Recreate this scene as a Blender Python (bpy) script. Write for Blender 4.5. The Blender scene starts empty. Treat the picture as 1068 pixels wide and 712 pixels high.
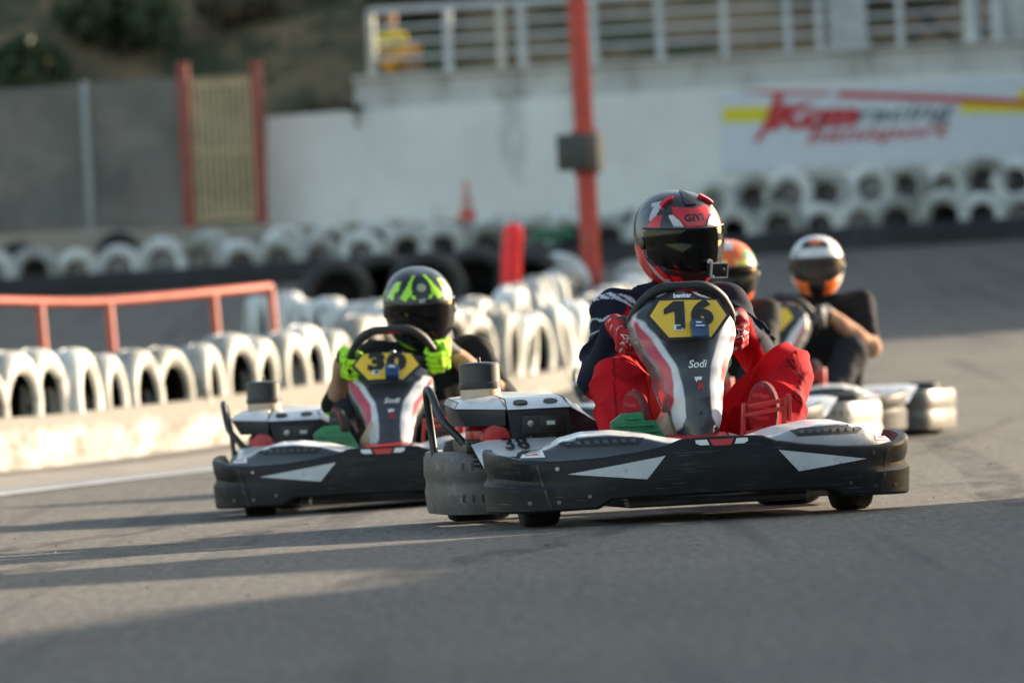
import bpy, bmesh, math, random
import numpy as np
from mathutils import Vector, Matrix, noise
from mathutils.bvhtree import BVHTree

random.seed(7); RNG = np.random.default_rng(7)
SC = bpy.context.scene
COL = SC.collection
R = math.radians

# ------------------------------------------------------------------ camera maths (world: +Y away, Z up)
FPX = 6974.0            # focal length in photo pixels (1068 wide)
ROLL = R(2.8); CZ = 0.62
def W(px, py, Y):
    """world point that the photo pixel shows at depth Y"""
    dx, up = px - 534.0, 356.0 - py
    u = dx * math.cos(ROLL) + up * math.sin(ROLL)
    v = -dx * math.sin(ROLL) + up * math.cos(ROLL)
    return Vector((u / FPX * Y, Y, CZ + v / FPX * Y))
def gz(x, y):
    """ground height"""
    z = 0.0
    if y > 40:
        t = (min(y, 90.0) - 40) / 48.0
        z += 1.57 * t ** 1.4
        z += 0.012 * max(-14, min(14, x)) * min(1.0, t)
    z -= 0.045 * math.exp(-((x + 1.6) / 1.6) ** 2 - ((y - 28) / 4.0) ** 2)
    return z

# ------------------------------------------------------------------ object helpers
def tag(o, label=None, cat=None, group=None, kind=None):
    if label: o['label'] = label
    if cat: o['category'] = cat
    if group: o['group'] = group
    if kind: o['kind'] = kind
    return o
def empty(name, loc=(0, 0, 0), rz=0.0):
    o = bpy.data.objects.new(name, None); COL.objects.link(o)
    o.location = loc; o.rotation_euler = (0, 0, rz); o.empty_display_size = 0.2
    return o
def link_mesh(name, me, parent=None):
    o = bpy.data.objects.new(name, me); COL.objects.link(o)
    if parent is not None: o.parent = parent
    return o
def copy_tree(o, parent=None):
    c = o.copy(); COL.objects.link(c)
    if parent is not None: c.parent = parent
    for ch in list(o.children): copy_tree(ch, c)
    return c
def make_mesh(name, V, F, mats, fmat=None, col=None, sharp=38, smooth=True):
    me = bpy.data.meshes.new(name)
    me.from_pydata([tuple(v) for v in V], [], [tuple(f) for f in F])
    for m in mats: me.materials.append(m)
    if fmat is not None: me.polygons.foreach_set('material_index', list(fmat))
    if col is not None:
        a = me.color_attributes.new('Col', 'FLOAT_COLOR', 'POINT')
        c4 = np.ones((len(V), 4), dtype=np.float32); c4[:, :3] = np.asarray(col, dtype=np.float32)
        a.data.foreach_set('color', c4.ravel())
    if smooth:
        me.shade_smooth()
        if sharp: me.set_sharp_from_angle(angle=R(sharp))
    me.update(); me.validate()
    return me

class G:
    """collects pieces, built as ONE mesh object"""
    def __init__(s): s.V = []; s.F = []; s.M = []
    def add(s, V, F, mi=0):
        b = len(s.V); s.V += [tuple(v) for v in V]; s.F += [tuple(i + b for i in f) for f in F]; s.M += [mi] * len(F); return s
    def hexa(s, p, mi=0):           # 8 points: bottom 4 (ccw), top 4
        return s.add(p, [(3, 2, 1, 0), (4, 5, 6, 7), (0, 1, 5, 4), (1, 2, 6, 5), (2, 3, 7, 6), (3, 0, 4, 7)], mi)
    def box(s, c, d, mi=0, rot=None):
        x, y, z = d[0] / 2, d[1] / 2, d[2] / 2
        p = [Vector(q) for q in ((-x, -y, -z), (x, -y, -z), (x, y, -z), (-x, y, -z), (-x, -y, z), (x, -y, z), (x, y, z), (-x, y, z))]
        if rot is not None: p = [rot @ q for q in p]
        return s.hexa([q + Vector(c) for q in p], mi)
    def tube(s, pts, r, n=10, mi=0, closed=False, cap=True):
        pts = [Vector(p) for p in pts]; m = len(pts); rs = r if isinstance(r, (list, tuple)) else [r] * m
        V = []; up = None
        for i, p in enumerate(pts):
            if closed: d = pts[(i + 1) % m] - pts[i - 1]
            else: d = pts[min(i + 1, m - 1)] - pts[max(i - 1, 0)]
            d.normalize()
            if up is None:
                up = Vector((0, 0, 1)) if abs(d.z) < .9 else Vector((1, 0, 0))
            sd = d.cross(up).normalized(); up = sd.cross(d).normalized()
            for k in range(n):
                a = 2 * math.pi * k / n
                V.append(p + sd * math.cos(a) * rs[i] + up * math.sin(a) * rs[i])
        F = []
        for i in range(m if closed else m - 1):
            j = (i + 1) % m
            for k in range(n):
                l = (k + 1) % n
                F.append((i * n + k, i * n + l, j * n + l, j * n + k))
        if cap and not closed:
            F.append(tuple(range(n - 1, -1, -1))); F.append(tuple((m - 1) * n + k for k in range(n)))
        return s.add(V, F, mi)
    def lathe(s, prof, c=(0, 0, 0), axis='z', n=32, mi=0, closed=False, mis=None):
        V = []; m = len(prof)
        for (r, h) in prof:
            for k in range(n):
                a = 2 * math.pi * k / n; q = (r * math.cos(a), r * math.sin(a), h)
                if axis == 'x': q = (q[2], q[0], q[1])
                elif axis == 'y': q = (q[1], q[2], q[0])
                V.append((q[0] + c[0], q[1] + c[1], q[2] + c[2]))
        b = len(s.V); s.V += V
        for i in range(m if closed else m - 1):
            j = (i + 1) % m
            for k in range(n):
                l = (k + 1) % n
                s.F.append((b + i * n + k, b + i * n + l, b + j * n + l, b + j * n + k)); s.M.append(mis[i] if mis else mi)
        if not closed:
            for i, rv in ((0, True), (m - 1, False)):
                if prof[i][0] > 1e-4:
                    f = [b + i * n + k for k in range(n)]
                    s.F.append(tuple(reversed(f)) if rv else tuple(f)); s.M.append(mis[min(i, m - 2)] if mis else mi)
        return s
    def prism(s, poly, y0, y1, mi=0, plane='xz'):
        n = len(poly)
        if plane == 'xz': V = [(x, y0, z) for x, z in poly] + [(x, y1, z) for x, z in poly]
        elif plane == 'xy': V = [(x, y, y0) for x, y in poly] + [(x, y, y1) for x, y in poly]
        else: V = [(y0, x, z) for x, z in poly] + [(y1, x, z) for x, z in poly]
        F = [tuple(range(n)), tuple(range(2 * n - 1, n - 1, -1))] + [(i, i + n, (i + 1) % n + n, (i + 1) % n) for i in range(n)]
        return s.add(V, F, mi)
    def build(s, name, mats, parent=None, bevel=0, seg=2, sharp=38, fixn=True):
        if not isinstance(mats, (list, tuple)): mats = [mats]
        me = make_mesh(name, s.V, s.F, mats, s.M, smooth=False)
        if fixn:
            bm = bmesh.new(); bm.from_mesh(me); bmesh.ops.recalc_face_normals(bm, faces=bm.faces); bm.to_mesh(me); bm.free()
        if bevel:
            bm = bmesh.new(); bm.from_mesh(me)
            ed = [e for e in bm.edges if len(e.link_faces) == 2 and e.calc_face_angle(0) > R(30)]
            bmesh.ops.bevel(bm, geom=ed, offset=bevel, segments=seg, profile=.6, affect='EDGES', clamp_overlap=True)
            bm.to_mesh(me); bm.free()
        me.shade_smooth(); me.set_sharp_from_angle(angle=R(sharp))
        return link_mesh(name, me, parent)

def lerp_tab(tab, x):
    if x <= tab[0][0]: return tab[0][1]
    for (a, va), (b, vb) in zip(tab, tab[1:]):
        if x <= b:
            t = (x - a) / (b - a); t = t * t * (3 - 2 * t) * .5 + t * .5
            return va + (vb - va) * t
    return tab[-1][1]
def spline(pts, n):
    """Catmull-Rom through pts (tuples), n samples per span"""
    P = [np.array(p, float) for p in pts]; P = [2 * P[0] - P[1]] + P + [2 * P[-1] - P[-2]]; out = []
    for i in range(1, len(P) - 2):
        for k in range(n):
            t = k / n; a, b, c, d = P[i - 1:i + 3]
            out.append(.5 * (2 * b + (c - a) * t + (2 * a - 5 * b + 4 * c - d) * t * t + (3 * b - a - 3 * c + d) * t ** 3))
    out.append(P[-2]); return [tuple(o) for o in out]
def grid_faces(nu, nv, closed_u=False, closed_v=False, skip=None):
    F = []
    for i in range(nu if closed_u else nu - 1):
        for j in range(nv if closed_v else nv - 1):
            if skip and skip(i, j): continue
            a, b = i, (i + 1) % nu; c, d = j, (j + 1) % nv
            F.append((a * nv + c, b * nv + c, b * nv + d, a * nv + d))
    return F

# ------------------------------------------------------------------ materials
def new_mat(name):
    m = bpy.data.materials.new(name); m.use_nodes = True
    nt = m.node_tree; b = nt.nodes['Principled BSDF']
    return m, nt, b
def N(nt, t, **kw):
    n = nt.nodes.new(t)
    for k, v in kw.items():
        if k in n.inputs: n.inputs[k].default_value = v
        else: setattr(n, k, v)
    return n
def mixc(nt, fac, a, b, mode='MIX'):
    n = nt.nodes.new('ShaderNodeMix'); n.data_type = 'RGBA'; n.blend_type = mode
    for i, s in ((0, fac), (6, a), (7, b)):
        if hasattr(s, 'links'): nt.links.new(s, n.inputs[i])
        elif i == 0: n.inputs[0].default_value = s
        else: n.inputs[i].default_value = (*s, 1)
    return n.outputs[2]
def ramp(nt, src, a, b):
    n = nt.nodes.new('ShaderNodeMapRange'); n.inputs[1].default_value = a; n.inputs[2].default_value = b
    n.interpolation_type = 'SMOOTHSTEP'
    nt.links.new(src, n.inputs[0]); return n.outputs[0]
def texco(nt, scale=(1, 1, 1), kind='Object'):
    t = nt.nodes.new('ShaderNodeTexCoord'); mp = nt.nodes.new('ShaderNodeMapping'); mp.inputs['Scale'].default_value = scale
    nt.links.new(t.outputs[kind], mp.inputs[0]); return mp.outputs[0]
def noise_tex(nt, co, scale, detail=4, rough=.55):
    n = N(nt, 'ShaderNodeTexNoise', Scale=scale, Detail=detail, Roughness=rough); nt.links.new(co, n.inputs['Vector']); return n.outputs['Fac']
def bump(nt, b, src, strength, dist=.01):
    n = N(nt, 'ShaderNodeBump', Strength=strength, Distance=dist); nt.links.new(src, n.inputs['Height']); nt.links.new(n.outputs[0], b.inputs['Normal'])

def plain(name, c, rough=.5, metal=0, var=.25, scale=9, bmp=0, coat=0, dirt=None, spec=.5, scratch=None):
    m, nt, b = new_mat(name); co = texco(nt)
    f = ramp(nt, noise_tex(nt, co, scale, 5), .3, .7)
    cc = mixc(nt, f, [x * (1 - var) for x in c], [min(1, x * (1 + var * .6)) for x in c])
    if dirt:
        f2 = ramp(nt, noise_tex(nt, co, dirt[1], 6, .65), dirt[2], dirt[3]); cc = mixc(nt, f2, cc, dirt[0])
    nt.links.new(cc, b.inputs['Base Color'])
    b.inputs['Roughness'].default_value = rough; b.inputs['Metallic'].default_value = metal
    b.inputs['Coat Weight'].default_value = coat; b.inputs['Coat Roughness'].default_value = .06
    b.inputs['Specular IOR Level'].default_value = spec
    if scratch:
        f3 = ramp(nt, noise_tex(nt, texco(nt, (3, 3, 110)), 2.0, 5, .7), .55, .70); f4 = ramp(nt, noise_tex(nt, texco(nt, (1, 1, 2)), 5, 4), .45, .62)
        mm = nt.nodes.new('ShaderNodeMath'); mm.operation = 'MULTIPLY'; nt.links.new(f3, mm.inputs[0]); nt.links.new(f4, mm.inputs[1])
        nt.links.new(mixc(nt, mm.outputs[0], cc, scratch), b.inputs['Base Color'])
        nt.links.new(ramp(nt, noise_tex(nt, texco(nt, (2, 2, 9)), 4, 5, .65), .2, .9), b.inputs['Roughness'])
        rr_ = nt.nodes.new('ShaderNodeMapRange'); rr_.inputs[3].default_value = .36; rr_.inputs[4].default_value = .68
        nt.links.new(noise_tex(nt, texco(nt, (2, 2, 9)), 4, 5, .65), rr_.inputs[0]); nt.links.new(rr_.outputs[0], b.inputs['Roughness'])
    if bmp: bump(nt, b, noise_tex(nt, co, scale * 8, 3), bmp, .004)
    return m
def vcol(name, rough, coat=0, bmp=0, bscale=250, sheen=0, grime=0.0, spec=.5):
    m, nt, b = new_mat(name); a = nt.nodes.new('ShaderNodeAttribute'); a.attribute_name = 'Col'
    co = texco(nt); cc = a.outputs['Color']
    f = ramp(nt, noise_tex(nt, co, 14, 5), .35, .75)
    cc = mixc(nt, f, cc, mixc(nt, .22, cc, (.02, .02, .02)))
    if grime:
        f2 = ramp(nt, noise_tex(nt, co, 40, 6, .7), .55, .75)
        n = nt.nodes.new('ShaderNodeMath'); n.operation = 'MULTIPLY'; nt.links.new(f2, n.inputs[0]); n.inputs[1].default_value = grime
        cc = mixc(nt, n.outputs[0], cc, (.12, .11, .1))
    nt.links.new(cc, b.inputs['Base Color']); b.inputs['Roughness'].default_value = rough
    b.inputs['Coat Weight'].default_value = coat; b.inputs['Coat Roughness'].default_value = .05
    b.inputs['Sheen Weight'].default_value = sheen; b.inputs['Specular IOR Level'].default_value = spec
    if bmp: bump(nt, b, noise_tex(nt, co, bscale, 3), bmp, .003)
    return m

def asphalt_mat():
    m, nt, b = new_mat('asphalt'); co = texco(nt)
    big = ramp(nt, noise_tex(nt, co, .35, 4), .3, .7)
    mid = ramp(nt, noise_tex(nt, texco(nt, (1.6, .22, 1)), 1.7, 5, .6), .35, .7)
    fine = ramp(nt, noise_tex(nt, co, 95, 3, .75), .38, .68)
    vor = N(nt, 'ShaderNodeTexVoronoi', Scale=170.0); nt.links.new(co, vor.inputs['Vector'])
    c = mixc(nt, big, (.108, .096, .082), (.180, .156, .128))
    c = mixc(nt, mid, c, mixc(nt, .35, c, (.03, .03, .031)))
    c = mixc(nt, fine, mixc(nt, .55, c, (.025, .025, .026)), mixc(nt, .3, c, (.26, .24, .21)))
    mot = ramp(nt, noise_tex(nt, texco(nt, (1, .16, 1)), 34, 4, .7), .36, .66)  # stretched mottle, stands in for stone shadows in the grain
    c = mixc(nt, mot, mixc(nt, .42, c, (.02, .02, .021)), mixc(nt, .22, c, (.22, .2, .175)))
    st = ramp(nt, noise_tex(nt, texco(nt, (2.6, .05, 1)), 1.3, 3, .6), .54, .68)      # rubber laid down along the racing line
    c = mixc(nt, st, c, mixc(nt, .6, c, (.018, .018, .02)))
    nt.links.new(c, b.inputs['Base Color']); b.inputs['Roughness'].default_value = .78
    h = nt.nodes.new('ShaderNodeMath'); h.operation = 'ADD'; nt.links.new(vor.outputs['Distance'], h.inputs[0]); nt.links.new(fine, h.inputs[1])
    bump(nt, b, h.outputs[0], .55, .006)
    return m

def tyre_white(name, base, chip, lo, hi):
    m, nt, b = new_mat(name); co = texco(nt)
    oi = nt.nodes.new('ShaderNodeObjectInfo')
    va = nt.nodes.new('ShaderNodeVectorMath'); va.operation = 'ADD'; nt.links.new(co, va.inputs[0])
    cx = nt.nodes.new('ShaderNodeCombineXYZ')
    mm = nt.nodes.new('ShaderNodeMath'); mm.operation = 'MULTIPLY'; mm.inputs[1].default_value = 37.0
    nt.links.new(oi.outputs['Random'], mm.inputs[0]); nt.links.new(mm.outputs[0], cx.inputs[0]); nt.links.new(cx.outputs[0], va.inputs[1])
    co = va.outputs[0]
    f = ramp(nt, noise_tex(nt, co, 6, 6, .65), lo, hi)
    g = ramp(nt, noise_tex(nt, co, 2.2, 3), .3, .75)
    c = mixc(nt, g, base, [x * .50 for x in base[:2]] + [base[2] * .42])
    rm = nt.nodes.new('ShaderNodeMapRange'); rm.inputs[3].default_value = .78; rm.inputs[4].default_value = 1.0; nt.links.new(oi.outputs['Random'], rm.inputs[0])
    gr_ = nt.nodes.new('ShaderNodeCombineColor')
    for q in range(3): nt.links.new(rm.outputs[0], gr_.inputs[q])
    c = mixc(nt, 1.0, c, gr_.outputs[0], 'MULTIPLY')
    c = mixc(nt, f, c, chip)
    nt.links.new(c, b.inputs['Base Color']); b.inputs['Roughness'].default_value = .6
    bump(nt, b, noise_tex(nt, co, 40, 3), .3, .006)
    return m

M = {}
M['asphalt'] = asphalt_mat()
M['bumper'] = plain('scuffed_black_plastic', (.008, .009, .011), .5, var=.35, scale=6, bmp=.12, dirt=((.03, .03, .032), 30, .56, .78), spec=.28, scratch=(.13, .13, .135))
M['pod'] = plain('worn_grey_plastic', (.06, .062, .066), .45, var=.35, scale=5, bmp=.15, dirt=((.15, .15, .15), 22, .5, .75), scratch=(.22, .22, .22))
M['pale_pod'] = plain('scuffed_pale_plastic', (.32, .31, .285), .45, var=.25, scale=5, bmp=.1, dirt=((.09, .09, .09), 9, .46, .68))
M['grey_pod'] = plain('scuffed_grey_plastic', (.10, .098, .094), .4, var=.25, scale=5, bmp=.1, dirt=((.05, .05, .05), 9, .48, .7))
M['dark'] = plain('dark_grey_plastic', (.026, .029, .035), .4, var=.2)
M['black'] = plain('black_plastic', (.012, .012, .013), .45, var=.3)
M['white'] = plain('white_plastic', (.62, .62, .62), .33, var=.1, coat=.3, dirt=((.2, .19, .18), 25, .6, .85))
M['silver'] = plain('light_grey_film', (.52, .53, .55), .45, var=.12, dirt=((.2, .2, .2), 35, .55, .8), scratch=(.12, .12, .12))
M['red'] = plain('red_plastic', (.5, .012, .018), .4, var=.2, coat=.2)
M['redpedal'] = plain('red_pedal_plastic', (.42, .012, .016), .42, var=.25)
M['green'] = plain('green_pedal_plastic', (.005, .16, .06), .42, var=.25)
M['blue'] = plain('blue_box_plastic', (.008, .045, .13), .3, var=.2, coat=.3)
M['yellow'] = plain('yellow_plate_film', (.80, .50, .035), .4, var=.1)
M['ink'] = plain('black_print', (.012, .012, .014), .5, var=.1)
M['wink'] = plain('white_print', (.75, .75, .75), .5, var=.05)
M['tank'] = plain('beige_translucent_plastic', (.5, .37, .24), .4, var=.15)
M['rubber'] = plain('tyre_rubber', (.014, .014, .014), .8, var=.3, scale=20, bmp=.2)
M['rim'] = plain('grey_alloy', (.35, .35, .36), .35, metal=.9, var=.2)
M['steel'] = plain('steel_tube', (.18, .18, .19), .35, metal=.9, var=.2)
M['grip'] = plain('wheel_grip', (.014, .014, .015), .6, var=.3, scale=30, bmp=.2)
M['lcd'] = plain('display_glass', (.45, .5, .46), .2, var=.05)
M['foam'] = plain('filter_foam', (.55, .42, .3), .7, var=.15)
M['paint'] = vcol('helmet_paint', .34, coat=.35, spec=.35)
M['body'] = vcol('moulded_bodywork', .34, coat=.3, grime=.35)
M['cloth'] = vcol('race_suit_cloth', .85, bmp=.15, bscale=420, spec=.12)
M['glove'] = vcol('glove_fabric', .7, bmp=.15, bscale=500, spec=.3)
def visor_mat(name, tint, tr):
    m, nt, b = new_mat(name); out = nt.nodes['Material Output']
    b.inputs['Base Color'].default_value = (*tint, 1); b.inputs['Roughness'].default_value = .07
    b.inputs['Specular IOR Level'].default_value = .28
    t = nt.nodes.new('ShaderNodeBsdfTransparent'); t.inputs[0].default_value = (.8, .75, .7, 1)
    mx = nt.nodes.new('ShaderNodeMixShader'); mx.inputs[0].default_value = tr
    nt.links.new(b.outputs[0], mx.inputs[1]); nt.links.new(t.outputs[0], mx.inputs[2]); nt.links.new(mx.outputs[0], out.inputs[0])
    return m
M['visor'] = visor_mat('smoked_visor', (.006, .006, .007), .1)
M['visor_clear'] = visor_mat('light_visor', (.05, .045, .045), .65)

# ------------------------------------------------------------------ text
_tc = {}
def text_geo(s, size=1.0, bold=0.0, shear=0.0, spacing=1.0, res=4):
    cu = bpy.data.curves.new('t', 'FONT'); cu.body = s; cu.size = size; cu.align_x = 'CENTER'; cu.align_y = 'CENTER'
    cu.offset = bold; cu.shear = shear; cu.space_character = spacing; cu.resolution_u = res
    o = bpy.data.objects.new('t', cu); COL.objects.link(o)
    dg = bpy.context.evaluated_depsgraph_get(); dg.update()
    me = bpy.data.meshes.new_from_object(o.evaluated_get(dg))
    V = [tuple(v.co) for v in me.vertices]; F = [tuple(p.vertices) for p in me.polygons]
    bpy.data.objects.remove(o); bpy.data.curves.remove(cu); bpy.data.meshes.remove(me)
    return V, F
def poly_geo(pts, cuts=5):
    bm = bmesh.new(); vs = [bm.verts.new((p[0], p[1], 0)) for p in pts]; bm.faces.new(vs)
    bmesh.ops.triangulate(bm, faces=bm.faces[:])
    bmesh.ops.subdivide_edges(bm, edges=bm.edges[:], cuts=cuts, use_grid_fill=True)
    bm.verts.index_update()
    V = [tuple(v.co) for v in bm.verts]; F = [tuple(v.index for v in f.verts) for f in bm.faces]; bm.free()
    return V, F
def bvh_of(V, F): return BVHTree.FromPolygons([Vector(v) for v in V], [tuple(f) for f in F])
def project(V2, F2, bvh, mp, d, off=.002):
    """drop a flat outline (mp: 2D -> start point) along d onto a surface"""
    d = Vector(d).normalized(); out = []; ok = []
    for v in V2:
        p = Vector(mp(v[0], v[1])); h = bvh.ray_cast(p, d)
        ok.append(h[0] is not None)
        out.append(h[0] - d * off if h[0] is not None else p)
    return out, [f for f in F2 if all(ok[i] for i in f)]

# ------------------------------------------------------------------ implicit surfaces
class SDF:
    def __init__(s): s.P = []
    def cone(s, a, b, ra, rb, c, k=.03):
        a, b = np.array(a, float), np.array(b, float); m = max(ra, rb) + .07
        ba = b - a; L = max(1e-9, float(ba @ ba))
        def fn(P):
            t = np.clip(((P - a) @ ba) / L, 0, 1)
            return np.linalg.norm(P - a - t[..., None] * ba, axis=-1) - (ra + t * (rb - ra))
        s.P.append((fn, np.minimum(a, b) - m, np.maximum(a, b) + m, c, k)); return s
    def ell(s, c0, r, c, k=.03, rot=None):
        c0, r = np.array(c0, float), np.array(r, float); m = r.max() + .07
        A = None if rot is None else np.array(rot)          # columns = local axes
        def fn(P):
            q = P - c0
            if A is not None: q = q @ A
            k0 = np.linalg.norm(q / r, axis=-1); k1 = np.linalg.norm(q / (r * r), axis=-1)
            return k0 * (k0 - 1) / np.maximum(k1, 1e-9)
        s.P.append((fn, c0 - m, c0 + m, c, k)); return s
    def mesh(s, h, disp=None):
        lo = np.min([p[1] for p in s.P], axis=0) + .05; hi = np.max([p[2] for p in s.P], axis=0) - .05
        n = np.ceil((hi - lo) / h).astype(int) + 1
        ax = [lo[i] + h * np.arange(n[i]) for i in range(3)]
        D = np.full(n, 1.0)
        for fn, a, b, c, k in s.P:
            sl = [slice(max(0, int((a[i] - lo[i]) / h)), min(n[i], int((b[i] - lo[i]) / h) + 2)) for i in range(3)]
            g = np.stack(np.meshgrid(ax[0][sl[0]], ax[1][sl[1]], ax[2][sl[2]], indexing='ij'), -1)
            d = fn(g); o = D[tuple(sl)]
            q = np.maximum(k - np.abs(d - o), 0) / k
            D[tuple(sl)] = np.minimum(d, o) - q * q * k * .25
        if disp is not None:
            near = np.abs(D) < .06; idx = np.argwhere(near); D[near] += disp(lo + idx * h)
        sg = D < 0
        cn = tuple(n - 1); acc = np.zeros(cn + (3,)); cnt = np.zeros(cn)
        cs = [(i, j, k) for i in (0, 1) for j in (0, 1) for k in (0, 1)]
        def S(c): return tuple(slice(c[i], c[i] + cn[i]) for i in range(3))
        for ca in cs:
            for cb in cs:
                if sum(cb) - sum(ca) == 1 and all(y >= x for x, y in zip(ca, cb)):
                    da, db = D[S(ca)], D[S(cb)]; cr = sg[S(ca)] != sg[S(cb)]
                    t = np.where(cr, da / np.where(cr, da - db, 1), 0)
                    for i in range(3): acc[..., i] += np.where(cr, ca[i] + t * (cb[i] - ca[i]), 0)
                    cnt += cr
        act = cnt > 0; ids = np.full(cn, -1); ids[act] = np.arange(act.sum())
        V = lo + h * (np.argwhere(act) + acc[act] / cnt[act][:, None])
        F = []
        for a in range(3):
            b, c = (a + 1) % 3, (a + 2) % 3
            s0 = [slice(None)] * 3; s1 = [slice(None)] * 3; s0[a] = slice(0, -1); s1[a] = slice(1, None)
            cr = sg[tuple(s0)] != sg[tuple(s1)]; e = np.argwhere(cr)
            e = e[(e[:, b] > 0) & (e[:, c] > 0) & (e[:, b] < n[b] - 1) & (e[:, c] < n[c] - 1)]
            fl = sg[tuple(s0)][tuple(e.T)]
            def cell(db, dc):
                q = e.copy(); q[:, b] -= db; q[:, c] -= dc; return ids[tuple(q.T)]
            q = np.stack([cell(1, 1), cell(0, 1), cell(0, 0), cell(1, 0)], 1)
            q[~fl] = q[~fl][:, ::-1]; F.append(q)
        F = np.concatenate(F); F = F[(F >= 0).all(1)]
        best = np.full(len(V), 9.0); C = np.zeros(len(V), int)
        for i, (fn, a, b, c, k) in enumerate(s.P):
            inb = ((V >= a) & (V <= b)).all(1); d = np.full(len(V), 9.0); d[inb] = fn(V[inb])
            u = d < best; best[u] = d[u]; C[u] = i
        return V, F, C
def sdf_obj(name, sdf, h, colfn, mat, parent=None, disp=None):
    V, F, C = sdf.mesh(h, disp)
    keys = [p[3] for p in sdf.P]
    col = colfn(V, C, keys)
    me = make_mesh(name, V, F.tolist(), [mat], col=col, sharp=0)
    return link_mesh(name, me, parent)
def wob(V, s, f):
    """cheap smooth pseudo-noise"""
    x, y, z = V[:, 0] * f, V[:, 1] * f, V[:, 2] * f
    return s * (np.sin(x + 1.7 * np.sin(.8 * z + y)) * np.cos(1.3 * z + .9 * y + np.sin(1.1 * x)) )
# ------------------------------------------------------------------ the kart (local: front centre at origin, nose to -Y, Z up)
def bumper_path():
    half = spline([(0, 0), (.14, .003), (.28, .018), (.42, .055), (.55, .12), (.645, .21), (.70, .33), (.715, .45), (.70, .56)], 6)
    return [(-x, y) for x, y in reversed(half[1:])] + half
def bump_top(x, y):
    a = abs(x)
    z = lerp_tab([(0, .277), (.13, .275), (.2, .252), (.3, .236), (.42, .224), (.55, .220), (.64, .228), (.70, .246)], a)
    return z + (.018 * min(1, max(0, (y - .33) / .2)))
def bump_bot(x, y):
    a = abs(x); return lerp_tab([(0, .088), (.33, .086), (.37, .083), (.42, .056), (.7, .05)], a)
def sweep_section(path, secfn):
    n = len(path); V = []; k = 0
    for i, (x, y) in enumerate(path):
        a = path[max(0, i - 1)]; b = path[min(n - 1, i + 1)]
        tx, ty = b[0] - a[0], b[1] - a[1]; L = math.hypot(tx, ty); nx, ny = ty / L, -tx / L    # outward for left->right front path
        sec = secfn(x, y, i / (n - 1)); k = len(sec)
        V += [(x + nx * o, y + ny * o, z) for o, z in sec]
    F = grid_faces(n, k)
    F += [tuple(range(k)), tuple((n - 1) * k + j for j in reversed(range(k)))]
    return V, F
def front_sec(x, y, s):
    z0, z1 = bump_bot(x, y), bump_top(x, y); h = z1 - z0; c = min(1, max(0, (abs(x) - .5) / .12))
    r = .010 * c
    return [(-.07, z0 + .03), (-.06, z0), (-.006, z0), (.0, z0 + .008), (.003, z0 + .25 * h), (.006, z0 + .46 * h), (.0045 - r, z0 + .53 * h), (.003 - r, z0 + .60 * h),
            (.0 + r * .2, z0 + .74 * h), (-.004 + r, z0 + .92 * h), (-.006 + r * .9, z1 - .005), (-.011 + r * .7, z1), (-.026, z1 - .002), (-.04, z1 - .03), (-.045, z0 + .45 * h)]

def fairing_ridge(a):       # height of the fairing's upper edge over half-width a
    return lerp_tab([(.14, .262), (.2, .272), (.3, .296), (.4, .308), (.48, .306), (.54, .292), (.60, .268), (.65, .25)], a)

NOSE_Y = [(.24, .372), (.30, .378), (.4, .395), (.5, .425), (.6, .475), (.7, .54), (.765, .60)]
NOSE_W = [(.245, .035), (.262, .055), (.285, .07), (.33, .084), (.38, .092), (.44, .102), (.5, .124), (.56, .152), (.61, .170), (.65, .172), (.69, .155), (.73, .115), (.757, .06), (.766, .02)]
NCX = .008
def nose_pt(u, z):
    w = lerp_tab(NOSE_W, z); y = lerp_tab(NOSE_Y, z)
    a = abs(u)
    if a <= 1:
        x = w * u; yy = y + (.03 + .18 * w) * a ** 2.4
    else:
        e = (a - 1) / .3; x = w * (1 + .10 * e - .08 * e * e) * (1 if u > 0 else -1); yy = y + .03 + .18 * w + .13 * e
    return (NCX + x, yy, z)
C_DK, C_WH, C_RD, C_GR = (.035, .038, .045), (.66, .66, .68), (.50, .03, .06), (.13, .14, .14)
def nose_col(u, z):
    a = abs(u); sgn = 1 if u > 0 else -1
    d = lerp_tab([(.25, 1.2), (.292, 1.05), (.31, .72), (.34, .52), (.4, .46), (.5, .45), (.6, .60), (.66, .80), (.70, 1.3)], z)
    wv = lerp_tab([(.25, 1.2), (.31, 1.02), (.36, .98), (.40, .80), (.5, .62), (.6, .74), (.66, .93), (.70, 1.3)], z)
    rd = lerp_tab([(.25, 1.2), (.33, 1.0), (.37, 1.0), (.42, .99), (.5, .92), (.6, .97), (.64, 1.0), (.70, 1.3)], z)
    if sgn > 0: wv = wv + (rd - wv) * .55
    return C_DK if a < d else C_WH if a < wv else C_RD if a < rd else C_GR

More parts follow.
